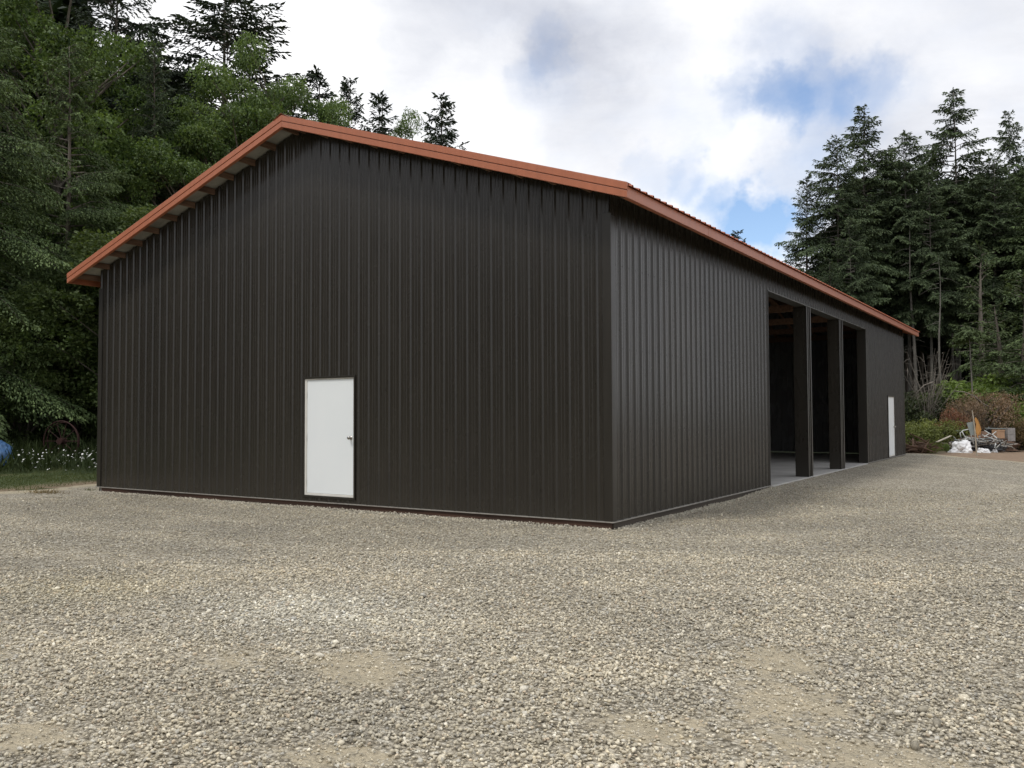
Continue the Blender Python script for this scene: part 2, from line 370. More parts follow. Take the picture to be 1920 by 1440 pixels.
# ------------------------------------------------------------------ building
W, L = 12.375, 24.474
RZ, EZ = 6.803, 4.603                # ridge / eave height of the outer roof edge
OV, EV, OB = .464, .497, .43         # rake overhang, eave overhang
SL = (RZ-EZ)/(W/2+EV)
cosS = 1/math.sqrt(1+SL*SL)
def roofz(x): return RZ-SL*abs(x+W/2)
barn = empty('pole_barn', (0, 0, 0), 'large dark brown metal-clad barn with copper-red roof trim standing on the gravel yard', 'barn')
PITCHR = .2286
PROF = [(0, 0), (.022, .021), (.044, .021), (.066, 0), (.118, 0), (.124, .0035), (.132, .0035), (.138, 0), (.172, 0), (.178, .0035), (.186, .0035), (.192, 0)]
def profile(a, b, off, cuts=()):
    pts = []
    k = math.floor((a-off)/PITCHR)-1
    while k*PITCHR+off < b+PITCHR:
        for u, d in PROF: pts.append((k*PITCHR+off+u, d))
        k += 1
    pts.sort(); us = [p[0] for p in pts]; ds = [p[1] for p in pts]
    out = [(u, d) for u, d in pts if a+1e-4 < u < b-1e-4 and all(abs(u-c) > 1e-3 for c in cuts)]
    for c in [a, b, *cuts]: out.append((c, float(np.interp(c, us, ds))))
    return sorted(out)
def sheet(name, prof, spans, place, mat, parent, flip=False, **kw):
    """vertical ribbed sheet; spans(u) -> list of (z0,z1) evaluated on each strip"""
    mb = MB()
    for (u0, d0), (u1, d1) in zip(prof[:-1], prof[1:]):
        for za, zb in spans(.5*(u0+u1)):
            a0, b0 = (za(u0), zb(u0)); a1, b1 = (za(u1), zb(u1))
            mb.add([place(u0, d0, a0), place(u1, d1, a1), place(u1, d1, b1), place(u0, d0, b0)], [(3, 2, 1, 0) if flip else (0, 1, 2, 3)])
    return mb.build(name, mat, parent, **kw)
K = lambda v: (lambda u: v)
DW0, DW1, DZ0, DZ1 = -6.066, -4.874, .104, 2.162
SOF = .06                            # roof deck thickness under the outer surface
top = lambda x: roofz(x)-SOF-.02
def gspan(u):
    if DW0 < u < DW1: return [(K(0), K(DZ0)), (K(DZ1), top)]
    return [(K(0), top)]
# rib phase from the photograph
goff = -2.73-.041
sheet('gable_wall', profile(-W+.002, -.002, goff, (DW0, DW1, -W/2)), gspan, lambda u, d, z: (u, -d, z), m_wall, barn)
O1, O2, OH = 7.414, 17.525, 4.119
E1, E2, EZ0, EZ1 = 21.12, 22.33, .03, 2.10
ztop = roofz(0)-SOF-.02
def espan(u):
    if O1 < u < O2: return [(K(OH), K(ztop))]
    if E1 < u < E2: return [(K(0), K(EZ0)), (K(EZ1), K(ztop))]
    return [(K(0), K(ztop))]
sheet('side_wall', profile(.002, L-.002, .06, (O1, O2, E1, E2)), espan, lambda u, d, z: (d, u, z), m_wall, barn)
sheet('rear_side_wall', profile(.002, L-.002, .06), lambda u: [(K(0), K(ztop))], lambda u, d, z: (-W-d, u, z), m_wall, barn, flip=True)
sheet('far_gable_wall', profile(-W+.002, -.002, goff, (-W/2,)), lambda u: [(K(0), top)], lambda u, d, z: (u, L+d, z), m_wall, barn, flip=True)
# corner trims (L shaped, 2 mm proud of the ribs)
def corner(x, y, sx, sy, z1, nm='corner_trim'):
    mb = MB(); t = .024; w = .11
    ztx = top(x)-.005
    if sx > 0: mb.box((x-w, y+(-t if sy < 0 else 0), 0), (x+t, y+(0 if sy < 0 else t), min(ztx-.03, 4.36)))
    else: mb.box((x-t, y+(-t if sy < 0 else 0), 0), (x+w, y+(0 if sy < 0 else t), min(ztx-.03, 4.30)))
    x0, x1 = (x, x+t) if sx > 0 else (x-t, x)
    y0, y1 = (y+.0005, y+w) if sy < 0 else (y-w, y-.0005)
    mb.box((x0, y0, 0), (x1, y1, 4.33)); mb.build(nm, m_trimdark, barn, bevel=.002)
corner(0, 0, 1, -1, 0); corner(-W, 0, -1, -1, 0); corner(0, L, 1, 1, 0); corner(-W, L, -1, 1, 0)
# base drip edge
def drip(name, a, b, mb=None):
    mb = MB(); mb.box(a, b); mb.build(name, m_drip, barn, bevel=.002)
drip('drip_edge', (-W-.045, -.045, -.016), (.045, -.002, 0-.001))
drip('drip_edge', (.002, -.001, -.016), (.045, O1, -.001))
drip('drip_edge', (.002, O2, -.016), (.045, L+.04, -.001))
# skirt boards, in lengths
def board(name, a, b, m): mb = MB(); mb.box(a, b); return mb.build(name, m, barn, bevel=.003)
xe = [-W+.14, -W+3.55, -5.0, -2.1, -.012]
for i in range(4): board('skirt_board', (xe[i]+.004, -.014-(.003*(i % 2)), -.30), (xe[i+1], .024, -.017), m_skirt)
ye = [.026, 3.7, O1-.02]
for i in range(2): board('skirt_board', (-.024, ye[i], -.30), (.012+.003*i, ye[i+1]-.004, -.017), m_skirt2)
board('skirt_board', (-.024, O2+.02, -.3), (.012, L, -.017), m_skirt2)
board('skirt_board', (-W-.012, .03, -.3), (-W+.024, L, -.017), m_skirt2)
# slab
mb = MB(); mb.box((-W+.03, .03, -.25), (-.03, L-.03, -.012)); mb.box((-.0295, O1+.002, -.25), (.03, O2-.002, -.012)); mb.build('floor_slab', m_conc, barn, bevel=.004)

# roof: ribbed sheets, deck underside, trims
def roof_side(sgn):
    # sgn +1: slope falling to +x, -1: falling to -x ; ribs run down the slope, profile along y
    prof = profile(-OV+.02, L+OB-.02, .03)
    mb = MB(); xr = -W/2; xe_ = EV+.05 if sgn > 0 else -W-EV-.05
    for (u0, d0), (u1, d1) in zip(prof[:-1], prof[1:]):
        P = lambda x, u, d: (x, u, roofz(x)-.02+d*1.2)
        mb.add([P(xr, u0, d0), P(xe_, u0, d0), P(xe_, u1, d1), P(xr, u1, d1)], [(0, 1, 2, 3) if sgn > 0 else (3, 2, 1, 0)])
    return mb.build('roof_sheet', m_roof, barn)
roof_side(1); roof_side(-1)
def slab_slope(name, x0, x1, y0, y1, t0, t1, mat, **kw):
    mb = MB(); vs = []
    for y in (y0, y1):
        for x, t in ((x0, t0), (x1, t0), (x1, t1), (x0, t1)): vs.append((x, y, roofz(x)-t))
    mb.add(vs, [(0,1,2,3),(7,6,5,4),(0,4,5,1),(1,5,6,2),(2,6,7,3),(3,7,4,0)]); return mb.build(name, mat, barn, **kw)
slab_slope('roof_liner', -W/2+.001, EV-.03, -OV+.03, L+OB-.03, .032, .045, m_liner)
slab_slope('roof_liner', -W-EV+.03, -W/2-.001, -OV+.03, L+OB-.03, .032, .045, m_liner)
# rake trims: upper cap and lower fascia board, both ends
for yo, s in ((-OV, -1), (L+OB, 1)):
    for sg in (1, -1):
        xa, xb = (-W/2, EV) if sg > 0 else (-W-EV, -W/2)
        def band(nm, ya, yb, t0, t1, m=m_copper):
            a, b = sorted((yo+s*ya, yo+s*yb)); slab_slope(nm, xa+(.0015 if sg > 0 else 0), xb-(0 if sg > 0 else .0015), a, b, t0, t1, m, bevel=.002)
        band('rake_cap', -.02, .018, -.012, .081)
        band('rake_groove', -.02, -.004, .081, .095)
        band('rake_fascia', -.02, .014, .095, .188)
        band('rake_return', -.13, .014, -.022, -.012)
        band('rake_hem', -.05, .014, .188, .1905)
mb = MB(); y0, y1 = -OV-.03, L+OB+.03
for sg in (1, -1):
    x1 = -W/2+sg*.2; vs = [(-W/2, y0, RZ+.05), (x1, y0, roofz(x1)+.018), (x1, y1, roofz(x1)+.018), (-W/2, y1, RZ+.05)]
    mb.add(vs, [(0, 1, 2, 3)])
mb.build('ridge_cap', m_copper, barn)
for x in (-9.6, -8.9+6.3, -3.3+2.9):
    slab_slope('trim_lap', x, x+.05, -OV-.0195, -OV-.0175, -.0115, .0825, m_copper); slab_slope('trim_lap', x+.2, x+.25, -OV-.0155, -.0135-OV, .0935, .1875, m_copper)
for y in (2.6, 5.65, 8.7, 11.75, 14.8, 17.85, 20.9):
    mb = MB(); mb.box((EV+.0003, y, EZ-.180), (EV+.0022, y+.05, EZ-.036)); mb.build('fascia_lap', m_copper, barn)
# eave fascias
for x, s in ((EV, 1), (-W-EV, -1)):
    zt = EZ-.032; mb = MB(); a, b = sorted((x-s*.03, x)); mb.box((a, -OV+.022, zt-.150), (b, L+OB-.022, zt-.002)); mb.build('eave_fascia', m_copper, barn, bevel=.003)
    mb = MB(); a, b = sorted((x-s*.07, x+s*.001)); mb.box((a, -OV+.022, zt-.156), (b, L+OB-.022, zt-.1505)); mb.build('fascia_hem', m_copper, barn)
# purlins / lookouts running along y under the deck, at 0.61 m down the slope
for sg in (1, -1):
    k = 0
    while True:
        dx = .09+k*.61*cosS
        if dx > W/2+EV-.12: break
        xx = -W/2+sg*dx; zt = roofz(xx)-.046-.01; mb = MB()
        mb.box((xx-.02, -OV+.021, zt-.112), (xx+.02, L+OB-.021, zt)); mb.build('purlin', m_purlin, barn); k += 1
# fly rafter along wall line (barge)
for sg in (1, -1):
    xa, xb = (-W/2+.002, EV-.035) if sg > 0 else (-W-EV+.035, -W/2-.002)
    slab_slope('fly_rafter', xa, xb, -OV+.0195, -OV+.0205, .05, .185, m_purlin) if False else None
# posts, trusses and girts
for k in range(8):
    y = .12+k*(L-.24)/7
    mb = MB()
    zc = roofz(0)-.26
    mb.beam((-W+.1, y, zc), (-.1, y, zc), .09, .19)
    for sg in (1, -1):
        xo = -.1 if sg > 0 else -W+.1; tail = -.03 if sg > 0 else -W+.03
        mb.beam((-W/2, y, roofz(-W/2)-.245), (tail if k not in (0, 7) else xo, y, roofz(tail if k not in (0, 7) else xo)-.245), .05, .10)
        for t in (.25, .5, .75):
            xx = -W/2+sg*t*W/2; mb.beam((xx, y, zc+.02), (xx+sg*-.9, y, roofz(xx-sg*.9)-.32), .05, .09)
    mb.beam((-W/2, y, zc), (-W/2, y, roofz(-W/2)-.3), .05, .09)
    mb.build('truss', m_purlin, barn)
    for x in (-W+.1, -.1):
        if x > -1 and O1-.2 < y < O2+.2: continue
        mb = MB(); mb.box((x-.07, y-.07, -.01), (x+.07, y+.07, zc-.1)); mb.build('post', m_wood, barn)
for z in (.3, .95, 1.6, 2.25, 2.9, 3.55, 4.1):
    mb = MB(); mb.box((-W+.005, .05, z), (-W+.043, L-.05, z+.135)); mb.build('girt', m_wood, barn)
    for ya, yb in ((.05, O1-.05), (O2+.05, E1-.08)) if z < 2.2 else ((.05, O1-.05), (O2+.05, L-.05)):
        mb = MB(); mb.box((-.043, ya, z), (-.005, yb, z+.135)); mb.build('girt', m_wood, barn)
mb = MB(); mb.box((-.09, O1-.1, OH+.03), (-.05, O2+.1, OH+.3)); mb.build('header', m_wood, barn)
# opening trims, piers, jambs
mb = MB(); mb.box((-.24, O1-.022, -.01), (.028, O1, OH)); mb.build('jamb_trim', m_trimdark, barn, bevel=.002)
mb = MB(); mb.box((-.24, O2, -.01), (.028, O2+.022, OH)); mb.box((.020, O2+.023, 0), (.028, O2+.07, OH)); mb.build('jamb_trim', m_trimdark, barn, bevel=.002)
mb = MB(); mb.box((-.24, O1, OH-.001), (.034, O2, OH+.022)); mb.build('header_trim', simple('header_edge', (.075, .075, .07), (.11, .11, .10), 5, .35), barn, bevel=.002)
for ya, yb in ((10.55, 10.94), (14.0, 14.41)):
    mb = MB(); mb.box((-.30, ya, -.012), (0, yb, OH-.002)); pr = mb.build('pier', m_wall, barn, bevel=.004)
    mb = MB(); mb.box((.001, ya-.012, -.03), (.022, ya+.075, OH-.004)); mb.box((.001, yb-.075, -.03), (.022, yb+.012, OH-.004))
    mb.box((.001, ya+.17, -.03), (.016, yb-.17, OH-.004)); mb.build('pier_trim', m_trimdark, pr, bevel=.002)
    mb = MB(); mb.box((-.03, ya-.02, -.10), (.05, yb+.02, -.035)); mb.build('pier_foot', m_skirt2, pr, bevel=.004)
# doors --------------------------------------------------------------
def make_door(name, w, h, place_rot, loc, mats=True):
    """door in local xz-plane, outward -y, origin at lower left corner"""
    d = bpy.data.objects.new(name, None); COL.objects.link(d); d.parent = barn; d.location = loc; d.rotation_euler.z = place_rot
    mb = MB(); t = .034; p = .030
    mb.box((-t, -p, -t), (0, .06, h+t)); mb.box((w, -p, -t), (w+t, .06, h+t)); mb.box((0, -p, h), (w, .06, h+t)); mb.box((0, -p, -t), (w, .06, 0))
    mb.build('door_trim', m_trimdark, d, bevel=.002)
    mb = MB(); f = .046
    mb.box((0.001, -.008, .001), (f, .05, h-.001)); mb.box((w-.022, -.008, .001), (w-.001, .05, h-.001)); mb.box((f, -.008, h-.020), (w-.022, .05, h-.001)); mb.box((f, -.008, .001), (w-.022, .05, .036))
    mb.build('door_frame', m_jamb, d, bevel=.002)
    mb = MB(); mb.box((f+.005, .004, .041), (w-.027, .045, h-.025)); s = mb.build('door_leaf', m_door, d, bevel=.003)
    kx, kz = w-.085, 1.02
    mb = MB(); mb.tube([(kx, .004, kz), (kx, -.008, kz)], [.034, .034], 20); mb.tube([(kx, -.008, kz), (kx, -.035, kz)], [.012, .011], 12)
    mb.tube([(kx, -.035, kz), (kx, -.042, kz), (kx, -.056, kz), (kx, -.068, kz), (kx, -.073, kz)], [.014, .027, .031, .026, .010], 18); mb.build('door_knob', m_steel, s, smooth=True)
    for z in (.25, h/2, h-.28): mb = MB(); mb.tube([(f+.001, -.012, z-.05), (f+.001, -.012, z+.05)], .007, 8); mb.build('hinge', m_jamb, s)
make_door('entry_door', DW1-DW0, DZ1-DZ0, 0, (DW0, 0, DZ0))
make_door('side_door', E2-E1, EZ1-EZ0, math.pi/2, (0, E1, EZ0))
# screws along wall panels
def screws():
    mb = MB()
    for z in (.06, 1.25, 2.45, 3.65):
        k = 0; x = goff
        while x > -W+.15:
            u = x+.105
            if not (DW0-.05 < u < DW1+.05 and z < 2.2) and u < -.15: mb.tube([(u, .001, z), (u, -.006, z)], .007, 6)
            x -= PITCHR
        y = .06
        while y < O1-.1: mb.tube([(.0, y+.105, z), (.006, y+.105, z)], .007, 6); y += PITCHR
    return mb.build('screw_heads', m_trimdark, barn, kind='stuff')
screws()

# ------------------------------------------------------------------ vegetation generators
def quads_from(P, D, Nn, ln, wd, col):
    """kite-shaped leaf quads: P base point, D direction, Nn approx normal"""
    S = np.cross(D, Nn); S /= np.linalg.norm(S, axis=1)[:, None]+1e-9
    ln = ln[:, None]; wd = wd[:, None]
    up = np.cross(S, D)
    a = P; b_ = P+D*ln*.45+S*wd*.5-up*wd*.12; c = P+D*ln; d = P+D*ln*.45-S*wd*.5-up*wd*.12
    V = np.stack([a, b_, c, d], 1).reshape(-1, 3); n = len(P)
    F_ = np.arange(4*n).reshape(n, 4); C = np.repeat(col[:, None, :], 4, 1).reshape(-1, 3)
    return V, F_, C
def unit(v): return v/(np.linalg.norm(v, axis=-1, keepdims=True)+1e-9)
def conifer(name, H=20, base=.08, Rmax=3.4, nb=150, seed=0, droop=.35, green=(.030, .048, .022), tip=(.055, .080, .030), spray=.24, gapf=.1, taper=.75, tw=.13, rtr=.22, leanbr=.25, dead=0, bark=None, dense=.105):
    rng = np.random.default_rng(seed); PP = []; DD = []; LL = []; CC = []; stems = MB()
    green = np.array(green); tip = np.array(tip)
    lobes = rng.random((8,))*6.28
    t = base
    while t < .995:
        z = t*H; tt = (t-base)/(1-base)
        prof = (1-tt)**taper*min(1, .45+tt*5)
        irregular = .72+.55*vn(np.array([t*9+seed]), np.array([seed*3.3]))[0]
        nper = max(3, int(3+2*rng.random()+ (1 if tt < .6 else 0)))
        for j in range(nper):
            if rng.random() < gapf: continue
            az = rng.random()*6.283
            Lb = Rmax*prof*irregular*(.65+.5*rng.random())+.15
            e0 = (.15+.75*tt)-leanbr+rng.normal()*.10
            n = max(5, int(Lb/tw)); s = (np.arange(n)+rng.random(n)*.8+.4)/(n+.4)
            s = s[s > (.16 if tt < .8 else .03)]
            if Lb > 1.5: s = s[s > .12+.18*rng.random()]
            dr = droop*(.6+.8*rng.random())
            zc = z+Lb*(math.tan(e0)*s-dr*s**2+.12*dr*s**5*2)
            bend = rng.normal()*.18
            a = az+bend*s; r = Lb*s
            Pb = np.stack([r*np.cos(a), r*np.sin(a), zc], 1)
            slope = (math.tan(e0)-2*dr*s)
            Db = unit(np.stack([np.cos(a), np.sin(a), slope], 1))
            ss = np.array([0, .3, .6, .85]); zz = z+Lb*(math.tan(e0)*ss-dr*ss**2); aa = az+bend*ss
            stems.tube([(Lb*q*math.cos(w_), Lb*q*math.sin(w_), h_) for q, w_, h_ in zip(ss, aa, zz)], [.012+.010*Lb, .010+.006*Lb, .008+.003*Lb, .004], 3, False)
            bc = .75+.5*rng.random()
            for side in (-1, 1):
                tl = (.42*Lb*(1-s)**.8*np.minimum(1, s*3.5)+.10+.10*rng.random(len(s)))*(.6+.6*rng.random(len(s)))
                tl = np.minimum(tl, 1.15)
                m = np.maximum(1, (tl/dense).astype(int))
                idx = np.repeat(np.arange(len(s)), m)
                if len(idx) == 0: continue
                q = np.concatenate([(np.arange(k)+.3)/k for k in m])
                ang = a[idx]+side*(1.05-.35*s[idx]+rng.normal(size=len(idx))*.04)
                hd = np.stack([np.cos(ang), np.sin(ang), -.12-.55*q*droop*2+slope[idx]*.35], 1)
                dist = q*tl[idx]
                p = Pb[idx]+unit(hd)*dist[:, None]
                p[:, 2] -= .25*droop*dist**2
                jd = unit(unit(hd)+rng.normal(size=p.shape)*np.array([.42, .42, .28])+np.array([0, 0, -.15]))
                PP.append(p); DD.append(jd); LL.append(spray*(.6+.6*rng.random(len(p)))*(1-.25*tt))
                k_ = np.clip(.25+.75*(q*.5+s[idx]*.5)+rng.normal(size=len(p))*.2, 0, 1)[:, None]**1.5
                CC.append((green*(1-k_)+tip*k_)*bc*(.8+.4*rng.random((len(p), 1))))
            # tip sprays
            p = Pb[-3:]; PP.append(p); DD.append(Db[-3:]); LL.append(np.full(len(p), spray*1.2)); CC.append(np.repeat(tip[None]*bc, len(p), 0))
        t += (.26+.12*rng.random())/H*(1.0+.5*(1-tt))*(150/nb)
    n = 60; zt = H*(1-.10*rng.random(n)**1.2); r = .02+.12*(H-zt)/H*Rmax
    az = rng.random(n)*6.28; PP.append(np.stack([0*zt, 0*zt, zt], 1)); DD.append(unit(np.stack([np.cos(az), np.sin(az), .8+rng.random(n)], 1))); LL.append(.12+r*.8); CC.append(np.repeat(green[None], n, 0))
    P = np.concatenate(PP); D = np.concatenate(DD); Ls = np.concatenate(LL); C = np.concatenate(CC)
    Nn = unit(rng.normal(size=P.shape)*.6+np.array([0, 0, 1.]))
    V, F_, C4 = quads_from(P, D, Nn, Ls, Ls*(.34+.14*rng.random(len(Ls))), C)
    me = np_mesh(name+'_crown', V, F_, [m_needle], C4, False)
    mb = MB(); pts = []; rad = []
    for i in range(9):
        q = i/8; pts.append((.12*math.sin(q*5+seed)*q, .12*math.cos(q*4+seed)*q, -.3+q*(H*.985+.3))); rad.append(max(.015, rtr*(1-q)**.85*(1.25 if i == 0 else 1)))
    mb.tube(pts, rad, 10)
    for k in range(dead):
        z = H*(.08+(base-.05)*rng.random()); az = rng.random()*6.28; l = .5+1.4*rng.random()
        p0 = Vector((0, 0, z)); d = Vector((math.cos(az), math.sin(az), -.15+.25*rng.random())); w_ = Vector((-math.sin(az), math.cos(az), 0))*rng.normal()*.3
        mb.tube([p0, p0+d*l*.5+w_*l*.2, p0+d*l+w_*l*.5+Vector((0, 0, -.15*l))], [.022, .014, .005], 4, False)
    mb.add(stems.v, stems.f)
    tm = bpy.data.meshes.new(name+'_trunk'); tm.from_pydata(mb.v, [], mb.f); tm.materials.append(bark or m_bark)
    for p_ in tm.polygons: p_.use_smooth = True
    return dict(H=float(V[:, 2].max()), parts=[('trunk', tm), ('crown', me)])
def broadleaf(name, H=14, R=4.5, base=.2, nclump=70, nleaf=800, seed=0, leaf=.15, c1=(.045, .075, .022), c2=(.085, .125, .035), crad=(.7, 1.3), rtr=.2, flat=1., stems=1, bark=None, hole=.0):
    rng = np.random.default_rng(seed); c1 = np.array(c1); c2 = np.array(c2)
    z0 = H*base; cz = (H+z0)/2; hz = (H-z0)/2; mb = MB(); limbs = MB(); Ps = []; Ds = []; Cs = []; Ls = []; Ns = []
    if stems == 1: mb.tube([(0, 0, -.3), (.1, 0, H*.25), (-.05, .1, H*.5), (.1, .05, H*.8)], [rtr*1.2, rtr*.9, rtr*.6, rtr*.15], 9)
    else:
        for k in range(stems):
            az = rng.random()*6.28; mb.tube([(.1*math.cos(az), .1*math.sin(az), -.2), (R*.2*math.cos(az), R*.2*math.sin(az), H*.4), (R*.45*math.cos(az+.3), R*.45*math.sin(az+.3), H*.8)], [rtr, rtr*.7, rtr*.3], 6)
    for k in range(nclump):
        u = unit(rng.normal(size=3)); rr = (.45+.55*rng.random()**.6)
        lob = .8+.35*vn(np.array([u[0]*2+5+seed]), np.array([u[1]*2+u[2]*2]))[0]
        c = np.array([u[0]*R*rr*lob, u[1]*R*rr*lob, cz+u[2]*hz*rr*lob*(1 if u[2] > 0 else .9)])
        if u[2] < -.3: c[:2] *= .8
        cr = (crad[0]+(crad[1]-crad[0])*rng.random())
        st = np.array([0, 0, max(z0*.8, c[2]-np.hypot(c[0], c[1])*.9)]); md = (st+c)/2+np.array([0, 0, .12*R*.3])
        limbs.tube([st, md, c], [.02+.25*rtr, .012+.15*rtr, .01], 4, False)
        m = int(nleaf*(cr/crad[1])**2*(.8+.4*rng.random()))
        d = unit(rng.normal(size=(m, 3))+np.array([0, 0, .25])); q = cr*(.5+.5*rng.random(m)**.6)*(1+.25*np.sin(d[:, 0]*5+k)*np.cos(d[:, 1]*4))
        p = c+d*q[:, None]*np.array([1, 1, .62])
        ld = unit(d*np.array([1, 1, .2])+rng.normal(size=(m, 3))*.7+np.array([0, 0, -.35]))
        Ps.append(p); Ds.append(ld); Ns.append(unit(rng.normal(size=(m, 3))*.55+np.array([0, 0, 1.])))
        Ls.append(leaf*(.6+.7*rng.random(m)))
        kk = np.clip(rng.normal(size=(m, 1))*.32+.5+.25*(rng.random()-.5)*2, 0, 1); Cs.append((c1*(1-kk)+c2*kk)*(.8+.4*rng.random()))
    P = np.concatenate(Ps); D = np.concatenate(Ds); Nn = np.concatenate(Ns); Ll = np.concatenate(Ls); C = np.concatenate(Cs)
    V, F_, C4 = quads_from(P, D, Nn, Ll, Ll*.62, C)
    me = np_mesh(name+'_crown', V, F_, [m_leaf], C4, False); out = []
    mb.add(limbs.v, limbs.f)
    for nm, q in (('trunk', mb),):
        t_ = bpy.data.meshes.new(name+'_'+nm); t_.from_pydata(q.v, [], q.f); t_.materials.append(bark or m_bark); out.append((nm, t_))
    return dict(H=float(np.percentile(V[:, 2], 99.7)), parts=out+[('crown', me)])
def plant(proto, name, x, y, h, label, cat, group=None, rz=None, wide=1., zoff=0, lean=(0, 0)):
    o = empty(name, (x, y, gzf(x, y)+zoff), label, cat, group, random.random()*6.28 if rz is None else rz)
    s = h/proto['H']; o.scale = (s*wide, s*wide, s); o.rotation_euler.x, o.rotation_euler.y = lean
    for nm, me in proto['parts']: link(nm, me, o)
    return o
def tree_px(proto, name, px, topy, depth, label, cat, group=None, **kw):
    p = at(px, 780, depth); t = at(px, topy, depth); g = gzf(p.x, p.y)
    return plant(proto, name, p.x, p.y, t.z-g, label, cat, group, **kw)

G1, T1 = (.030, .050, .020), (.072, .105, .038)
G2, T2 = (.022, .038, .024), (.045, .066, .034)
P_full = conifer('fir_full', 20, .06, 4.8, 190, 1, .40, (.036, .056, .024), (.090, .125, .050), taper=.72, spray=.23, tw=.10, dense=.075)
P_full2 = conifer('fir_full_b', 18, .05, 4.4, 190, 2, .34, (.032, .050, .029), (.078, .106, .052), taper=.72, spray=.23, tw=.10, dense=.075, gapf=.06)
P_open = conifer('fir_open', 22, .12, 5.6, 185, 3, .32, (.026, .038, .026), (.044, .060, .036), gapf=.06, leanbr=.2, taper=.60, spray=.25, tw=.10, dense=.08)
P_high = conifer('fir_high', 21, .43, 4.8, 200, 4, .46, (.036, .056, .030), (.085, .115, .054), dead=26, bark=m_barkpale, rtr=.17, gapf=.04, taper=.74, spray=.25, dense=.075, tw=.10)
P_high2 = conifer('fir_high_b', 20, .40, 4.5, 190, 5, .42, (.034, .054, .030), (.088, .118, .056), dead=26, bark=m_barkpale, rtr=.15, gapf=.04, taper=.74, spray=.25, dense=.075, tw=.10)
P_slim = conifer('fir_slim', 15, .08, 3.1, 215, 6, .30, (.024, .038, .026), (.042, .062, .038), gapf=.02, leanbr=.25, taper=.72, spray=.24, dense=.07, tw=.09)
P_near = conifer('spruce_near', 19, .05, 4.9, 170, 7, .58, (.032, .056, .026), (.16, .22, .085), gapf=.10, taper=.6, spray=.17, dense=.068, tw=.09)
P_young = conifer('fir_young', 7, .06, 2.2, 230, 8, .28, (.042, .064, .028), (.11, .15, .062), spray=.16, dense=.065)
P_bl = broadleaf('maple', 15, 4.6, .12, 125, 1150, 21, .135, (.042, .078, .022), (.17, .245, .072), crad=(.45, 1.05))
P_bl2 = broadleaf('alder', 13, 3.8, .10, 170, 1000, 22, .115, (.048, .085, .026), (.17, .24, .075), crad=(.4, .9))
P_bl3 = broadleaf('hazel', 8, 3.2, .03, 85, 1150, 23, .12, (.055, .088, .026), (.15, .20, .068), crad=(.5, .95), stems=4, rtr=.06)

# --- left wood
lt = 'trees along the left edge of the yard'
tree_px(P_near, 'spruce_tree', -60, -120, 27.5, 'drooping spruce with pale green branch tips at the left edge above the blue tarp', 'spruce tree', lt, rz=.4)
tree_px(P_near, 'spruce_tree', 120, 60, 31.5, 'spruce with tiered drooping boughs in front of the leafy maple on the left', 'spruce tree', lt, rz=2.6, wide=.95)
tree_px(P_bl, 'maple_tree', 105, -45, 36, 'tall rounded leafy maple whose crown reaches the top left of the picture', 'maple tree', lt, rz=1.1, wide=.8)
tree_px(P_bl, 'maple_tree', 238, 190, 36.5, 'lower leafy maple crown just right of the tall maple, above the left roof edge', 'maple tree', lt, rz=3.9, wide=.72)
tree_px(P_full2, 'fir_tree', 20, -130, 37, 'dark dense fir filling the upper left corner behind the drooping spruce', 'fir tree', lt)
tree_px(P_full2, 'fir_tree', -130, -60, 33, 'dark fir at the far left, beyond the drooping spruce', 'fir tree', lt)
tree_px(P_open, 'fir_tree', 205, -170, 44, 'tall open fir with bare-looking horizontal boughs against white sky at the top left', 'fir tree', lt, rz=.8)
tree_px(P_full2, 'fir_tree', 283, 48, 35.5, 'short pointed dark fir between the open fir and the broad tall fir', 'fir tree', lt, wide=.62)
tree_px(P_open, 'fir_tree', 420, -60, 46, 'broad tall dark fir standing above the maples left of the roof peak', 'fir tree', lt, rz=2.2, wide=1.5)
tree_px(P_full2, 'fir_tree', 350, 120, 45, 'dark fir filling the notch between the leafy maples and the broad tall fir', 'fir tree', lt, rz=5.1, wide=1.1)
tree_px(P_bl2, 'alder_tree', 512, 93, 41, 'bright green alder whose pointed top stands right behind the roof peak', 'alder tree', lt, wide=.62)
tree_px(P_bl2, 'alder_tree', 455, 145, 39, 'bright green alder left of the roof peak, below the broad tall fir', 'alder tree', lt, rz=.3, wide=.8)
tree_px(P_bl2, 'alder_tree', 390, 215, 37, 'leafy alder above the middle of the left roof slope', 'alder tree', lt, rz=4.3, wide=.9)
tree_px(P_bl3, 'hazel_bush', 335, 395, 31, 'leafy hazel with light leaves just above the left roof slope', 'hazel bush', lt, wide=1.2)
tree_px(P_slim, 'fir_tree', 592, 118, 46, 'narrow fir top right of the roof peak, leftmost of the row behind the roof', 'fir tree', lt)
tree_px(P_bl2, 'alder_tree', 600, 200, 43, 'leafy alder just right of the roof peak', 'alder tree', lt, rz=2., wide=.55)
tree_px(P_slim, 'fir_tree', 655, 134, 47, 'thin sparse fir behind the right roof slope with sky showing through', 'fir tree', lt, rz=1., wide=.75)
tree_px(P_bl2, 'alder_tree', 650, 222, 44, 'small leafy alder in front of the thin sparse fir', 'alder tree', lt, rz=5., wide=.45)
tree_px(P_slim, 'fir_tree', 710, 165, 47, 'dark pointed fir between the thin sparse fir and the rounded shrubby tree', 'fir tree', lt, rz=3., wide=.95)
tree_px(P_bl2, 'alder_tree', 778, 226, 46, 'low rounded alder behind the roof, beside the rightmost pointed fir', 'alder tree', lt, rz=.9, wide=.5)
tree_px(P_slim, 'fir_tree', 828, 167, 45, 'rightmost pointed fir rising behind the middle of the long roof slope', 'fir tree', lt, rz=4.4, wide=.95)
tree_px(P_slim, 'fir_tree', 1388, 428, 60, 'tiny fir tip peeking over the eave left of the right-hand wood', 'fir tree')
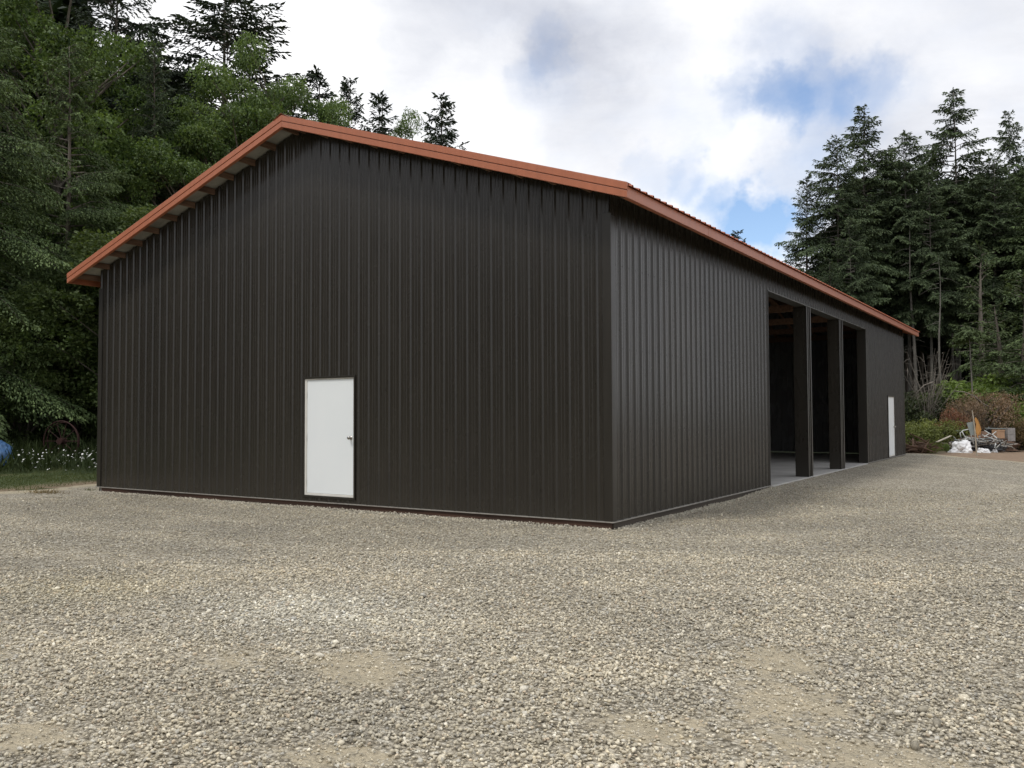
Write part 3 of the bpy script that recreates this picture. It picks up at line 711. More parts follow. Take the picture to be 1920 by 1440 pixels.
# lower skirts of foliage at the left edge
tree_px(P_bl3, 'hazel_bush', 150, 590, 30.5, 'leafy hazel beside the left wall corner, its boughs level with the eave', 'hazel bush', lt, wide=1.15, rz=1.)
tree_px(P_bl3, 'hazel_bush', 40, 500, 29, 'leafy hazel left of the wall corner in front of the drooping spruce', 'hazel bush', lt, wide=.9, rz=3.)
tree_px(P_young, 'young_spruce', -45, 560, 27.2, 'young spruce with hanging boughs just above the blue tarp', 'spruce tree', lt, wide=1.1)
tree_px(P_bl3, 'hazel_bush', 240, 420, 33, 'tall leafy hazel behind the low end of the left roof slope', 'hazel bush', lt, wide=1.0, rz=5.)

# --- right wood
rt = 'tall firs in the wood behind the right end of the barn'
RT = [(P_full2, 1519, 322, 50, .85, 'leftmost fir of the right-hand wood, lowest and nearest the eave'),
 (P_high2, 1577, 246, 50, .95, 'fir second from the left of the right-hand wood, with a pointed dark top'),
 (P_high, 1632, 190, 52, 1.05, 'tall fir with an open feathery top left of the gap in the right-hand wood'),
 (P_high, 1680, 268, 54, .9, 'rounded dense green fir between the feathery fir and the small pointed fir'),
 (P_high2, 1707, 236, 51, .9, 'small pointed fir just left of the tallest fir of the right-hand wood'),
 (P_high, 1800, 154, 52, 1.0, 'tallest fir of the right-hand wood with ragged boughs against the cloud'),
 (P_high2, 1873, 282, 50, 1.1, 'broad fir with an uneven top between the tallest fir and the right edge'),
 (P_high, 1907, 200, 56, .8, 'slender spired fir at the right edge of the picture'),
 (P_full, 1960, 250, 48, 1., 'dense fir just beyond the right edge of the picture, its boughs reaching in'),
 (P_high2, 1600, 400, 47, .8, 'shorter fir in front of the second fir, directly above the eave line'),
 (P_high, 1750, 330, 49, .9, 'fir with a bare pale trunk in front of the gap beside the tallest fir'),
 (P_high2, 1838, 330, 53, .9, 'fir behind the tallest fir with its lower trunk bare')]
for i, (pr, px, ty, dp, wd, lb) in enumerate(RT): tree_px(pr, 'fir_tree', px, ty, dp, lb, 'fir tree', rt, wide=wd, rz=i*1.3)
tree_px(P_young, 'young_fir', 1846, 448, 46, 'young fir with light green tips in front of the bare trunks', 'fir tree', wide=.75)
tree_px(P_young, 'young_fir', 1875, 560, 43, 'smaller young fir right of the umbrella-shaped hemlock', 'fir tree', wide=1.2, rz=2)
tree_px(P_young, 'young_fir', 1925, 500, 42, 'young fir at the right edge above the green bushes', 'fir tree', wide=1.2, rz=4)
tree_px(P_full2, 'fir_tree', 1560, 480, 46, 'low-branched fir whose boughs hang over the far roof edge', 'fir tree', wide=1.2, rz=4)
# bare pale trunks (dead firs)
def bare(px, py_top, depth, lean, label, r=.085):
    p = at(px, 780, depth); g = gzf(p.x, p.y); h = at(px, py_top, depth).z-g; o = empty('dead_fir', (p.x, p.y, g), label, 'dead tree', 'bare pale trunks at the edge of the right-hand wood')
    rng = random.Random(px); mb = MB(); pts = [(lean*q*h+.06*math.sin(q*9+px), .1*math.cos(q*7), -.2+q*h) for q in [i/7 for i in range(8)]]
    mb.tube(pts, [r*(1-.97*(i/7)**1.6)*(1.2 if i == 0 else 1) for i in range(8)], 8)
    for k in range(16):
        q = .15+.8*rng.random(); z = q*h; az = rng.random()*6.28; l = .3+1.0*rng.random(); d = Vector((math.cos(az), math.sin(az), -.1)); p0 = Vector((lean*z, 0, z))
        mb.tube([p0, p0+d*l*.5, p0+d*l+Vector((0, 0, -.2*l))], [.012, .008, .003], 4, False)
    mb.build('trunk', m_barkpale, o, smooth=True)
for a_ in [(1698, 430, 50.5, -.012, 'bare pale trunk closest to the far corner of the barn'), (1720, 400, 48.5, -.02, 'leaning bare pale trunk passing the tip of the eave', .11),
           (1766, 470, 46, .0, 'straight thin bare trunk halfway between the eave tip and the hemlock', .075), (1791, 450, 50, .0, 'bare trunk just left of the umbrella-shaped hemlock', .09),
           (1640, 440, 50, 0, 'bare trunk rising above the far end of the roof'), (1683, 460, 52, 0, 'thin bare trunk just above the eave line behind the others', .07)]: bare(*a_)
# umbrella hemlock
def hemlock():
    p = at(1822, 780, 40); g = gzf(p.x, p.y); o = empty('young_hemlock', (p.x, p.y, g), 'small umbrella-shaped hemlock with a bare thin stem above the brush pile', 'hemlock tree')
    zc = at(1822, 640, 40).z-g; mb = MB(); mb.tube([(0, 0, -.1), (.05, 0, zc*.5), (-.03, 0, zc+.5)], [.045, .035, .015], 6); mb.build('trunk', m_barkpale, o)
    rng = np.random.default_rng(5); P = []; D = []; 
    for k in range(26):
        az = rng.random()*6.28; l = .55+.45*rng.random(); zz = zc+.15+.35*rng.random(); n = 60; s = rng.random(n)
        sd = rng.normal(size=n)*.13*(1.2-s); P.append(np.stack([l*s*np.cos(az)-sd*np.sin(az), l*s*np.sin(az)+sd*np.cos(az), zz-.45*(l*s)**2+.05*rng.normal(size=n)], 1)); D.append(unit(np.stack([np.cos(az)+rng.normal(size=n)*.5, np.sin(az)+rng.normal(size=n)*.5, np.full(n, -.4)], 1)))
    P = np.concatenate(P); D = np.concatenate(D); n = len(P)
    V, F_, C = quads_from(P, D, unit(rng.normal(size=(n, 3))*.4+[0, 0, 1]), np.full(n, .16), np.full(n, .06), np.array((.075, .105, .040))*(.7+.6*rng.random((n, 1))))
    link('crown', np_mesh('hemlock_crown', V, F_, [m_needle], C), o)
hemlock()

# --- far wood as one mass each side (stuff)
def far_wood(name, spots, label, seed):
    rng = np.random.default_rng(seed); Ps = []; Ds = []; Ls = []; Cs = []; mb = MB()
    for x, y, h, r, b0 in spots:
        g = gzf(x, y); n = int(1500*h/18)
        t = rng.random(n)**1.15; z = h*(b0+(1-b0)*t); rr = r*(1-t)**.75*(.35+.65*rng.random(n)**.5)+.1; a = rng.random(n)*6.28
        Ps.append(np.stack([x+rr*np.cos(a), y+rr*np.sin(a), g+z-.15*rr], 1)); Ds.append(unit(np.stack([np.cos(a), np.sin(a), -.4+.3*rng.normal(size=n)], 1)+rng.normal(size=(n, 3))*.3)); Ls.append(.65+.5*rng.random(n))
        Cs.append(np.array((.022, .036, .018))*(.6+.9*rng.random((n, 1))))
        mb.tube([(x, y, g-.2), (x, y, g+h*.95)], [.18, .03], 5, False)
    P = np.concatenate(Ps); n = len(P); V, F_, C = quads_from(P, np.concatenate(Ds), unit(rng.normal(size=(n, 3))*.6+[0, 0, 1]), np.concatenate(Ls), np.concatenate(Ls)*.45, np.concatenate(Cs))
    o = link(name, np_mesh(name, V, F_, [m_needle], C), None, kind='stuff', label=label, category='wood')
    mb.build('trunks', m_bark, o, kind='stuff')
sp = []; rng = random.Random(3)
for i in range(110):
    px = rng.uniform(-500, 560); dp = rng.uniform(39, 62); p = at(px, 780, dp)
    lim = 260 if px > 300 else (120 if px > 150 else -50)
    h = (at(px, lim+rng.uniform(0, 160), dp).z); sp.append((p.x, p.y, h, rng.uniform(2.6, 3.6), .02))
far_wood('left_wood', sp, 'deep dark wood behind the leafy trees on the left', 1)
sp = []
for i in range(150):
    px = rng.uniform(1560, 2400); dp = rng.uniform(58, 85); p = at(px, 780, dp)
    h = (at(px, (330 if px > 1600 else 420)+rng.uniform(0, 110), dp).z); sp.append((p.x, p.y, h, rng.uniform(2.6, 3.6), (.02 if px < 1630 or px > 1830 or dp > 74 else .28) if dp > 66 else .42))
far_wood('right_wood', sp, 'deep dark wood filling the space behind the bare trunks on the right', 2)

sp = []  # trees added out of view to darken wall reflections; east side left open
for i in range(150):
    a_ = rng.uniform(R_(165), R_(266)); d_ = rng.uniform(48, 66); sp.append((CP.x+d_*math.cos(a_), CP.y+d_*math.sin(a_), rng.uniform(14, 20), rng.uniform(3, 4), .02))
far_wood('unseen_south_wood', [q for q in sp if not (q[0] < -18 and q[1] > -14)], 'unseen wood added behind the camera to darken reflections in the barn walls', 3)
# --- grass, weeds, flowers
def blades(name, pts, hmin, hmax, c1, c2, label, seed, wid=.012, cat='grass', lean=.5):
    rng = np.random.default_rng(seed); pts = np.asarray(pts); n = len(pts)
    h = hmin+(hmax-hmin)*rng.random(n); D = unit(np.stack([rng.normal(size=n)*lean, rng.normal(size=n)*lean, np.ones(n)], 1))
    P = np.stack([pts[:, 0], pts[:, 1], gz(pts[:, 0], pts[:, 1])-.03], 1); k = rng.random((n, 1))*.6+.4*fbm(pts[:, 0], pts[:, 1])[:, None]
    V, F_, C = quads_from(P, D, unit(rng.normal(size=(n, 3))), h, np.maximum(wid, h*.08), np.array(c1)*(1-k)+np.array(c2)*k)
    return link(name, np_mesh(name, V, F_, [m_grass], C), None, kind='stuff', label=label, category=cat)
r2 = np.random.default_rng(77)
x = r2.uniform(-32, -11, 150000); y = r2.uniform(-8, 12, 150000); g = gravel_in(x, y)
k = (g < -.5+.9*r2.random(len(x))**3*(fbm(x*3, y*3) > .45)) & ~((x > -12.6) & (y > -.2)) & (dirtm(x, y)*1.1 < r2.random(len(x))) ; x, y = x[k], y[k]
blades('lawn', np.stack([x, y], 1), .03, .09, (.045, .075, .018), (.13, .14, .055), 'short mown grass between the gravel and the left wood', 5)
x = r2.uniform(-30, -15, 26000); y = r2.uniform(-4, 10, 26000); k = (x-.25*y+1.0 < -18.6-1.2*fbm(x, y)) & (x-.25*y > -27); x, y = x[k], y[k]
blades('tall_weeds', np.stack([x, y], 1), .25, .75, (.022, .036, .012), (.055, .075, .025), 'dark tall weeds along the foot of the left wood', 6, .02, 'weeds')
x = r2.uniform(-4, 3.2, 30000); y = r2.uniform(26, 42, 30000); k = (gravel_in(x, y) < -.15) & (dirtm(x, y) < .5); x, y = x[k], y[k]
blades('bank_grass', np.stack([x, y], 1), .12, .5, (.06, .085, .02), (.19, .20, .07), 'rough yellow-green grass on the bank beyond the far corner of the barn', 7, .02)
# daisies
mb = MB(); rr = random.Random(4); fl = []; px_ = []
for i in range(125):
    u = rr.random(); qx = rr.uniform(18, 186); qy = 858+rr.gauss(0, 11); dp = 24.6+rr.random()*1.6
    p = at(qx, qy, dp); g = gzf(p.x, p.y)
    if p.z < g+.05: p.z = g+.12
    mb.tube([(p.x, p.y, g), (p.x+.02, p.y, p.z)], .004, 3, False); fl.append(p)
ds = mb.build('daisy_patch', simple('stems', (.04, .06, .02), (.06, .09, .03), 4), None, kind='stuff', label='white daisies growing in the dark weeds left of the barn', category='flowers')
mb = MB()
for p in fl:
    r = .018+.016*rr.random(); tl = Vector((rr.gauss(0, .35), rr.gauss(0, .35)-.3, 1)).normalized(); u = tl.orthogonal().normalized(); w = tl.cross(u); ps = []
    for k in range(12):
        a_ = k*math.pi/6; q = r if k % 2 == 0 else r*.72; ps.append(p+(u*math.cos(a_)+w*math.sin(a_))*q)
    mb.add([p+tl*.008]+ps, [(0, 1+k, 1+(k+1) % 12) for k in range(12)])
mb.build('daisy_heads', simple('petals', (.75, .75, .72), (.85, .85, .82), 5, .7), ds, kind='stuff')

# rusty wheel in the shade, blue tarp
def wheel():
    p = at(114, 842, 27.0); g = gzf(p.x, p.y); R = .62
    o = empty('iron_wheel', (p.x, p.y, g+R*.93), 'big rusty red spoked iron wheel half hidden in the weeds left of the barn', 'wheel', rz=.35)
    m = simple('rusty_red', (.022, .0075, .006), (.050, .015, .011), 6, .8)
    mb = MB(); mb.tube([(R*math.cos(a_), 0, R*math.sin(a_)) for a_ in [i*math.pi/24 for i in range(49)]], .022, 6, False); mb.tube([(R*.93*math.cos(a_), .10, R*.93*math.sin(a_)) for a_ in [i*math.pi/24 for i in range(49)]], .018, 6, False); mb.build('rim', m, o, smooth=True)
    for k in range(10):
        a_ = k*math.pi/5; mb = MB(); mb.tube([(.08*math.cos(a_), .05, .08*math.sin(a_)), (R*.97*math.cos(a_), .02, R*.97*math.sin(a_))], .014, 5); mb.build('spoke', m, o)
    mb = MB(); mb.tube([(0, -.08, 0), (0, .16, 0)], .10, 14); mb.build('hub', m, o)
wheel()
def tarp():
    p = at(-18, 872, 25.6); g = gzf(p.x, p.y); o = empty('tarp_mound', (p.x, p.y, g), 'blue plastic tarp draped over a rounded heap at the left edge of the lawn', 'tarp')
    bm = bmesh.new(); bmesh.ops.create_icosphere(bm, subdivisions=5, radius=1); me = bpy.data.meshes.new('tarp')
    from mathutils import noise as nz
    for v in bm.verts:
        c = v.co.copy(); s = 1 if c.z > 0 else 1.08
        f = 1+.10*nz.noise(c*2.2)+.05*nz.noise(Vector((c.x*9, c.y*9, c.z*2)))
        v.co = Vector((c.x*.58*f*s, c.y*.60*f*s, max(-.05, (abs(c.z)**.75*(1 if c.z > 0 else -1))*.70*f)))
    bm.to_mesh(me); bm.free()
    me.materials.append(simple('blue_tarp', (.05, .13, .30), (.13, .25, .45), 5, .45, bmp=.4, bdist=.02))
    for q in me.polygons: q.use_smooth = True
    link('tarp', me, o)
    mb = MB(); 
    for k in range(5):
        a_ = -2.2+k*.5; mb.box((.68*math.cos(a_)-.08, .7*math.sin(a_)-.06, -.02), (.68*math.cos(a_)+.08, .7*math.sin(a_)+.06, .07))
    mb.build('weight_stones', simple('pale_stone', (.3, .28, .25), (.45, .43, .4), 6, .9), o, bevel=.02)
tarp()

# --- shrubs on the right bank
SH = dict(crad=(.22, .42), rtr=.018, stems=5, base=.02)
S_dark = broadleaf('bramble', 2.0, 1.3, nclump=60, nleaf=330, seed=31, leaf=.085, c1=(.025, .036, .016), c2=(.06, .075, .03), **SH)
S_green = broadleaf('salal', 1.5, 1.1, nclump=55, nleaf=330, seed=32, leaf=.085, c1=(.10, .15, .035), c2=(.21, .29, .08), **SH)
S_yel = broadleaf('weed', 1.0, 1.0, nclump=45, nleaf=300, seed=33, leaf=.07, c1=(.11, .14, .035), c2=(.23, .25, .08), **SH)
S_rust = broadleaf('dead_brush', 1.6, 1.2, nclump=60, nleaf=330, seed=34, leaf=.055, c1=(.12, .085, .055), c2=(.30, .21, .145), **SH)
S_red = broadleaf('dead_brush_red', 1.3, 1.0, nclump=45, nleaf=300, seed=36, leaf=.055, c1=(.11, .05, .03), c2=(.28, .13, .08), **SH)
S_brown = broadleaf('dry_fern', 1.2, 1.0, nclump=45, nleaf=280, seed=35, leaf=.06, c1=(.12, .10, .045), c2=(.22, .15, .075), **SH)
for pr, nm, px, ty, dp, wd, lb, ct in [
 (S_dark, 'bramble_bush', 1716, 738, 41, 1.0, 'dark bramble against the far corner of the barn below the bare trunks', 'bush'),
 (S_dark, 'bramble_bush', 1752, 728, 42, 1.1, 'dark tangled bramble behind the grassy bank, left of the rust-brown brush', 'bush'),
 (S_dark, 'bramble_bush', 1690, 745, 43, 1.0, 'dark bramble mostly hidden behind the barn corner', 'bush'),
 (S_green, 'salal_bush', 1800, 715, 42, 1.0, 'bright green bush behind the top of the rust-brown brush', 'bush'),
 (S_green, 'salal_bush', 1872, 705, 43, 1.0, 'bright green bush with pale upper leaves right of the hemlock stem', 'bush'),
 (S_green, 'salal_bush', 1905, 755, 40.5, 1.1, 'green bush right of the brush pile', 'bush'),
 (S_green, 'salal_bush', 1935, 780, 39, 1.2, 'low green bush at the right edge beside the cinder blocks', 'bush'),
 (S_green, 'salal_bush', 1960, 730, 41, 1.2, 'green bush just beyond the right edge', 'bush'),
 (S_yel, 'weed_clump', 1712, 790, 37.5, .8, 'yellow-green weeds touching the far corner of the barn', 'weeds'),
 (S_yel, 'weed_clump', 1743, 795, 37.5, .9, 'yellow-green weed clump in the middle of the grassy bank', 'weeds'),
 (S_yel, 'weed_clump', 1768, 785, 38, .8, 'yellow-green weeds left of the rust-brown brush', 'weeds'),
 (S_rust, 'brush_pile', 1812, 752, 38.5, .55, 'rust-brown dead brush heap behind the wooden stake', 'brush pile'),
 (S_rust, 'brush_pile', 1848, 736, 39, .75, 'tallest heap of rust-brown dead brush, under the arched dry stem', 'brush pile'),
 (S_red, 'brush_pile', 1785, 765, 38, .6, 'low reddish dead brush at the left end of the debris heap', 'brush pile'),
 (S_red, 'brush_pile', 1880, 742, 39.5, .35, 'reddish dead brush with a red sprig at its top', 'brush pile'),
 (S_brown, 'dry_fern', 1898, 778, 38.5, .8, 'dry tan fern clump right of the brush heap', 'fern'),
 (S_brown, 'dry_fern', 1728, 822, 35.6, .5, 'small dry clump behind the root pile at the barn corner', 'fern'),
 (S_green, 'weed_clump', 1773, 832, 34.2, .45, 'low green weeds at the foot of the heap beside the white plastic sheet', 'weeds')]:
    tree_px(pr, nm, px, ty, dp, lb, ct, 'undergrowth on the bank' if ct in ('bush', 'weeds') else None, wide=wd*(1.0 if True else 1))
# dead twiggy shrub + fallen sticks
m_stick = simple('grey_twig', (.11, .098, .08), (.24, .21, .175), 6, .9)
def twig_bush(px, ty, dp, label, n=40, spread=.7):
    p = at(px, 780, dp); g = gzf(p.x, p.y); h = at(px, ty, dp).z-g; rg = random.Random(px); mb = MB(); tw = MB()
    o = empty('dead_shrub', (p.x, p.y, g), label, 'dead shrub')
    for k in range(n):
        az = rg.random()*6.28; l = h*(.5+.5*rg.random()); s = spread*(.3+rg.random()*.9)
        pts = [(0, 0, 0), (s*.35*math.cos(az)*l*.5, s*.35*math.sin(az)*l*.5, l*.5), (s*math.cos(az+.4)*l*.6, s*math.sin(az+.4)*l*.6, l)]
        mb.tube(pts, [.022, .013, .004], 4, False)
        for j in range(4):
            q = Vector(pts[1]).lerp(Vector(pts[2]), rg.random()); d = Vector((rg.gauss(0, 1), rg.gauss(0, 1), rg.gauss(.1, .5))).normalized()*(.2+.5*rg.random()); tw.tube([q, q+d*.6, q+d+Vector((0, 0, -.1))], [.008, .006, .003], 3, False)
    mb.build('stems', m_stick, o); tw.build('twigs', m_stick, o)
twig_bush(1742, 655, 40.5, 'bare grey twiggy shrub between the two nearest bare trunks', 34)
twig_bush(1768, 705, 41, 'low bare grey shrub right of the tall twiggy one', 26, .9)
def pole(name, pts, r, mat, label, cat, n=6):
    P = [at(*q) for q in pts]; 
    o3 = P[0]; mb = MB(); mb.tube([p-o3 for p in P], r, n); o = mb.build(name, mat, None, smooth=True); o.location = o3; o['label'] = label; o['category'] = cat; return o
pole('arched_branch', [(1789, 733, 38.2), (1808, 735, 38.2), (1826, 742, 38.2), (1842, 756, 38.2), (1860, 766, 38.2)], .022, m_stick, 'long arched pale stem bending over the rust-brown brush', 'branch')
pole('fallen_branch', [(1718, 738, 40), (1733, 722, 40), (1750, 716, 40)], .03, m_stick, 'pale broken branch propped beside the far corner of the barn', 'branch')
# ---- debris heap
m_blackpl = simple('black_plastic', (.012, .012, .014), (.035, .035, .038), 5, .35, bmp=.6, bdist=.03)
m_whitepl = simple('white_plastic', (.72, .73, .74), (.85, .85, .85), 3, .4, bmp=.5, bdist=.03)
m_card = simple('cardboard', (.36, .22, .13), (.46, .29, .18), 6, .8)
m_block = simple('cinder_block', (.22, .21, .20), (.33, .31, .30), 9, .95, bmp=.4)
m_greyb = simple('grey_board', (.21, .245, .235), (.27, .30, .29), 4, .7)
m_orange = simple('orange_tape', (.40, .19, .05), (.50, .26, .07), 4, .5)
m_stake = simple('stake_wood', (.30, .26, .20), (.46, .42, .34), 4, .85)
m_pipe = simple('grey_pipe', (.42, .44, .42), (.6, .6, .57), 5, .5)
m_mud = simple('root_mud', (.07, .04, .025), (.17, .10, .065), 9, .95, bmp=.8, bdist=.03)
def lump(name, px, py, dp, sx, sy, sz, mat, label, cat, seed=0, rough=.35, fr=3., rz=0, zo=0):
    p = at(px, py, dp); g = gzf(p.x, p.y)+zo; bm = bmesh.new(); bmesh.ops.create_icosphere(bm, subdivisions=5, radius=1)
    from mathutils import noise as nz
    for v in bm.verts:
        c = v.co.copy(); n = 1+rough*nz.noise(c*fr*.5+Vector((seed, 0, 0)))*1.3+rough*.6*nz.noise(c*fr*1.7+Vector((0, seed, 0)))+rough*.25*nz.noise(c*fr*4)
        v.co = Vector((c.x*sx*n, c.y*sy*n, max(-.04, c.z*sz*n)))
    me = bpy.data.meshes.new(name); bm.to_mesh(me); bm.free(); me.materials.append(mat)
    for q in me.polygons: q.use_smooth = True
    o = link(name, me, None, label=label, category=cat); o.location = (p.x, p.y, g); o.rotation_euler.z = rz+YAW; return o
lump('soil_heap', 1838, 828, 37.2, 1.6, .8, .62, m_mud, 'low heap of dark soil under the pipes and boards behind the stake', 'soil heap', 3)
lump('plastic_sheet', 1802, 845, 34.6, .42, .35, .40, m_whitepl, 'crumpled white plastic sheet on the gravel left of the stake', 'plastic sheet', 5, .38, 2.6)
lump('plastic_bag', 1842, 846, 34.9, .24, .18, .15, m_whitepl, 'small crumpled white bag on the dirt right of the stake', 'plastic bag', 9, .4, 2.6)
lump('plastic_bag', 1865, 845, 35.5, .11, .1, .10, m_whitepl, 'tiny white scrap of plastic nearest the right end of the heap', 'plastic bag', 12, .4, 2.6)
lump('black_sheet', 1828, 833, 36.2, .85, .45, .42, m_blackpl, 'crumpled black plastic under the pipes behind the white sheet', 'plastic sheet', 7, .5, 4)
lump('black_sheet', 1857, 812, 37.6, .55, .35, .75, m_blackpl, 'black plastic draped on the heap left of the cardboard box', 'plastic sheet', 17, .45, 4)
def roots(px, py, dp, w, label):
    p = at(px, py, dp); g = gzf(p.x, p.y); o = empty('root_pile', (p.x, p.y, g), label, 'root pile', rz=YAW); rg = random.Random(8); mb = MB()
    for k in range(90):
        c = Vector((rg.gauss(0, w*.4), rg.gauss(0, .25), abs(rg.gauss(0, .16)))); d = Vector((rg.gauss(0, 1), rg.gauss(0, .6), rg.gauss(0, .35))).normalized()*(.2+.35*rg.random())
        mb.tube([c-d, c+Vector((0, 0, .08*rg.random())), c+d], [.012, .028+.02*rg.random(), .010], 5)
    mb.build('roots', simple('root_wood', (.07, .038, .024), (.19, .115, .075), 5, .9), o)
    bm = bmesh.new(); bmesh.ops.create_icosphere(bm, subdivisions=4, radius=1)
    from mathutils import noise as nz
    for v in bm.verts: c = v.co.copy(); n = 1+.35*nz.noise(c*2.4); v.co = Vector((c.x*w*.8*n, c.y*.34*n, max(-.05, c.z*.2*n)))
    me = bpy.data.meshes.new('mud'); bm.to_mesh(me); bm.free(); me.materials.append(m_mud); link('mud', me, o)
roots(1722, 846, 34.3, .55, 'tangled brown root pile on the gravel edge at the far corner of the barn')
rg = random.Random(12)
def straight(name, a_, b_, w, h, mat, label, cat):
    A = at(*a_); B = at(*b_); mb = MB(); mb.beam((0, 0, 0), B-A, w, h); o = mb.build(name, mat, None, bevel=.004); o.location = A; o['label'] = label; o['category'] = cat
straight('plank', (1756, 829, 35.6), (1783, 817, 36.4), .10, .03, m_stake, 'weathered plank slanting up onto the left end of the heap', 'plank')
straight('plank', (1840, 826, 35.8), (1772, 836, 35.6), .14, .03, m_stick, 'long grey plank lying level across the heap', 'plank')
straight('plank', (1790, 808, 37.4), (1828, 803, 37.6), .35, .03, m_greyb, 'wide grey board lying on top behind the grey panel', 'board')
straight('plank', (1850, 803, 37.4), (1885, 804, 37.4), .3, .04, m_greyb, 'dark green board above the cardboard box', 'board')
straight('plank', (1790, 825, 35.7), (1862, 822, 36), .10, .03, m_greyb, 'thin grey-green board lying behind the white sheet', 'board')
straight('plank', (1886, 832, 36.5), (1906, 832, 36.8), .06, .05, m_stick, 'short pale plank at the right end of the heap', 'plank')
straight('plank', (1861, 815, 36.3), (1882, 833, 35.8), .05, .04, m_pipe, 'pale batten sloping down to the right end of the heap', 'plank')
straight('plank', (1880, 826, 36.2), (1903, 842, 36.0), .04, .04, m_stick, 'thin stick reaching from the heap onto the brown dirt', 'plank')
for i, (pts, lb) in enumerate([
   ([(1802, 822, 35.9), (1800, 812, 35.9), (1806, 807, 36), (1816, 805, 36)], 'pale hose curling up beside the grey panel'),
   ([(1804, 809, 35.8), (1808, 818, 35.8), (1820, 821, 35.8), (1845, 823, 35.8)], 'pale hose looping down across the heap behind the stake'),
   ([(1788, 830, 35.7), (1812, 823, 35.6), (1838, 828, 35.6), (1858, 826, 35.7)], 'green-grey pipe bending over the black plastic'),
   ([(1846, 807, 36.8), (1854, 812, 36.4), (1860, 815, 36.4), (1868, 809, 36.4)], 'white bent pipe left of the cardboard box'),
   ([(1866, 842, 35.4), (1874, 834, 35.5), (1882, 829, 35.8), (1884, 835, 35.8)], 'white bent pipe at the right end of the heap'),
   ([(1820, 838, 35.4), (1836, 832, 35.5), (1856, 836, 35.5), (1868, 832, 35.8)], 'dark flexible pipe on the front of the heap')]):
    pole('garden_hose' if 'hose' in lb else 'bent_pipe', pts, .02, m_pipe if i != 5 else m_blackpl, lb, 'pipe')
def cbox(name, px, py, dp, w, d, h, mat, label, cat, rz=.2, hollow=False):
    p = at(px, py, dp); mb = MB(); o = empty(name, (p.x, p.y, p.z), label, cat, rz=YAW+rz)
    if not hollow: mb.box((-w/2, -d/2, 0), (w/2, d/2, h)); mb.build('body', mat, o, bevel=.01); mb = MB(); mb.box((-w/2-.01, -d/2-.012, h*.86), (w/2+.01, -d/2-.002, h)); mb.build('flap', mat, o)
    else:
        for k in range(2):
            z = k*(h/2); mb = MB(); t = .03; hh_ = h/2-.006
            for a_, b_ in (((-w/2, -d/2, z), (w/2, -d/2+t, z+hh_)), ((-w/2, d/2-t, z), (w/2, d/2, z+hh_)), ((-w/2, -d/2+t, z), (-w/2+t, d/2-t, z+hh_)), ((w/2-t, -d/2+t, z), (w/2, d/2-t, z+hh_)), ((-t/2, -d/2+t, z), (t/2, d/2-t, z+hh_))): mb.box(a_, b_)
            mb.build('block', mat, o, bevel=.006)
cbox('cardboard_box', 1872, 822, 37, .38, .3, .36, m_card, 'brown cardboard box on top of the debris heap', 'box')
cbox('block_stack', 1893, 827, 37.2, .30, .4, .56, m_block, 'two stacked grey cinder blocks beside the cardboard box', 'cinder blocks', -.1, True)
mb = MB(); sm_ = [MB(), MB(), MB()]; rg = random.Random(21)
for k in range(110):
    px = rg.uniform(1768, 1898); c = at(px, 838-rg.random()*26*math.exp(-((px-1838)/45)**2), 35.0+rg.random()*1.4); c.z = max(c.z, gzf(c.x, c.y)+.03)
    d = (Rv*rg.gauss(0, 1)+Fv*rg.gauss(0, .6)+Vector((0, 0, rg.gauss(0, .35)))).normalized()*rg.uniform(.06, .38)
    if k % 2: sm_[k % 3].beam(c-d, c+d, rg.uniform(.02, .09), .015)
    else: sm_[k % 3].tube([c-d, c+Vector((0, 0, .04)), c+d], rg.uniform(.007, .018), 5)
o_ = sm_[0].build('scrap', m_stick, None, kind='stuff', label='small scrap wood, wire and torn plastic scattered over the heap', category='scrap')
sm_[1].build('dark_scrap', m_blackpl, o_, kind='stuff'); sm_[2].build('pale_scrap', m_pipe, o_, kind='stuff')
# stake with orange tape and grey panel
def stake():
    p = at(1832, 862, 32.6); g = gzf(p.x, p.y); o = empty('survey_stake', (p.x, p.y, g), 'upright wooden stake with orange tape and a grey panel in front of the debris heap', 'stake', rz=YAW)
    k = 32.6/F_PX; X = lambda px: (px-1832)*k; Z = lambda py: (862-py)*k
    mb = MB(); mb.tube([(0, 0, -.1), (X(1829.5), 0, Z(820)), (X(1827), 0, Z(793)), (X(1825.5), .02, Z(777))], [.03, .028, .022, .012], 8); mb.build('stake_post', m_stake, o)
    mb = MB(); mb.add([(X(1815), .03, Z(801)), (X(1829), .03, Z(798.5)), (X(1830.5), .03, Z(824)), (X(1822), .03, Z(824)), (X(1815), .05, Z(801)), (X(1829), .05, Z(798.5)), (X(1830.5), .05, Z(824)), (X(1822), .05, Z(824))], [(3,2,1,0),(4,5,6,7),(0,1,5,4),(1,2,6,5),(2,3,7,6),(3,0,4,7)]); mb.build('panel', m_greyb, o)
    ol = [(1828, 794), (1831, 790), (1835, 797), (1840, 813), (1839, 822), (1834, 825), (1835, 832), (1832, 827), (1830, 815), (1831, 803)]
    mb = MB(); n = len(ol); vs = [(X(a_), -.035+.02*math.sin(i*1.7), Z(b_)) for i, (a_, b_) in enumerate(ol)]+[(X(a_), -.028+.02*math.sin(i*1.7), Z(b_)) for i, (a_, b_) in enumerate(ol)]
    mb.add(vs, [tuple(range(n))[::-1], tuple(range(n, 2*n))]+[(i, (i+1) % n, n+(i+1) % n, n+i) for i in range(n)]); mb.build('tape', m_orange, o)
stake()
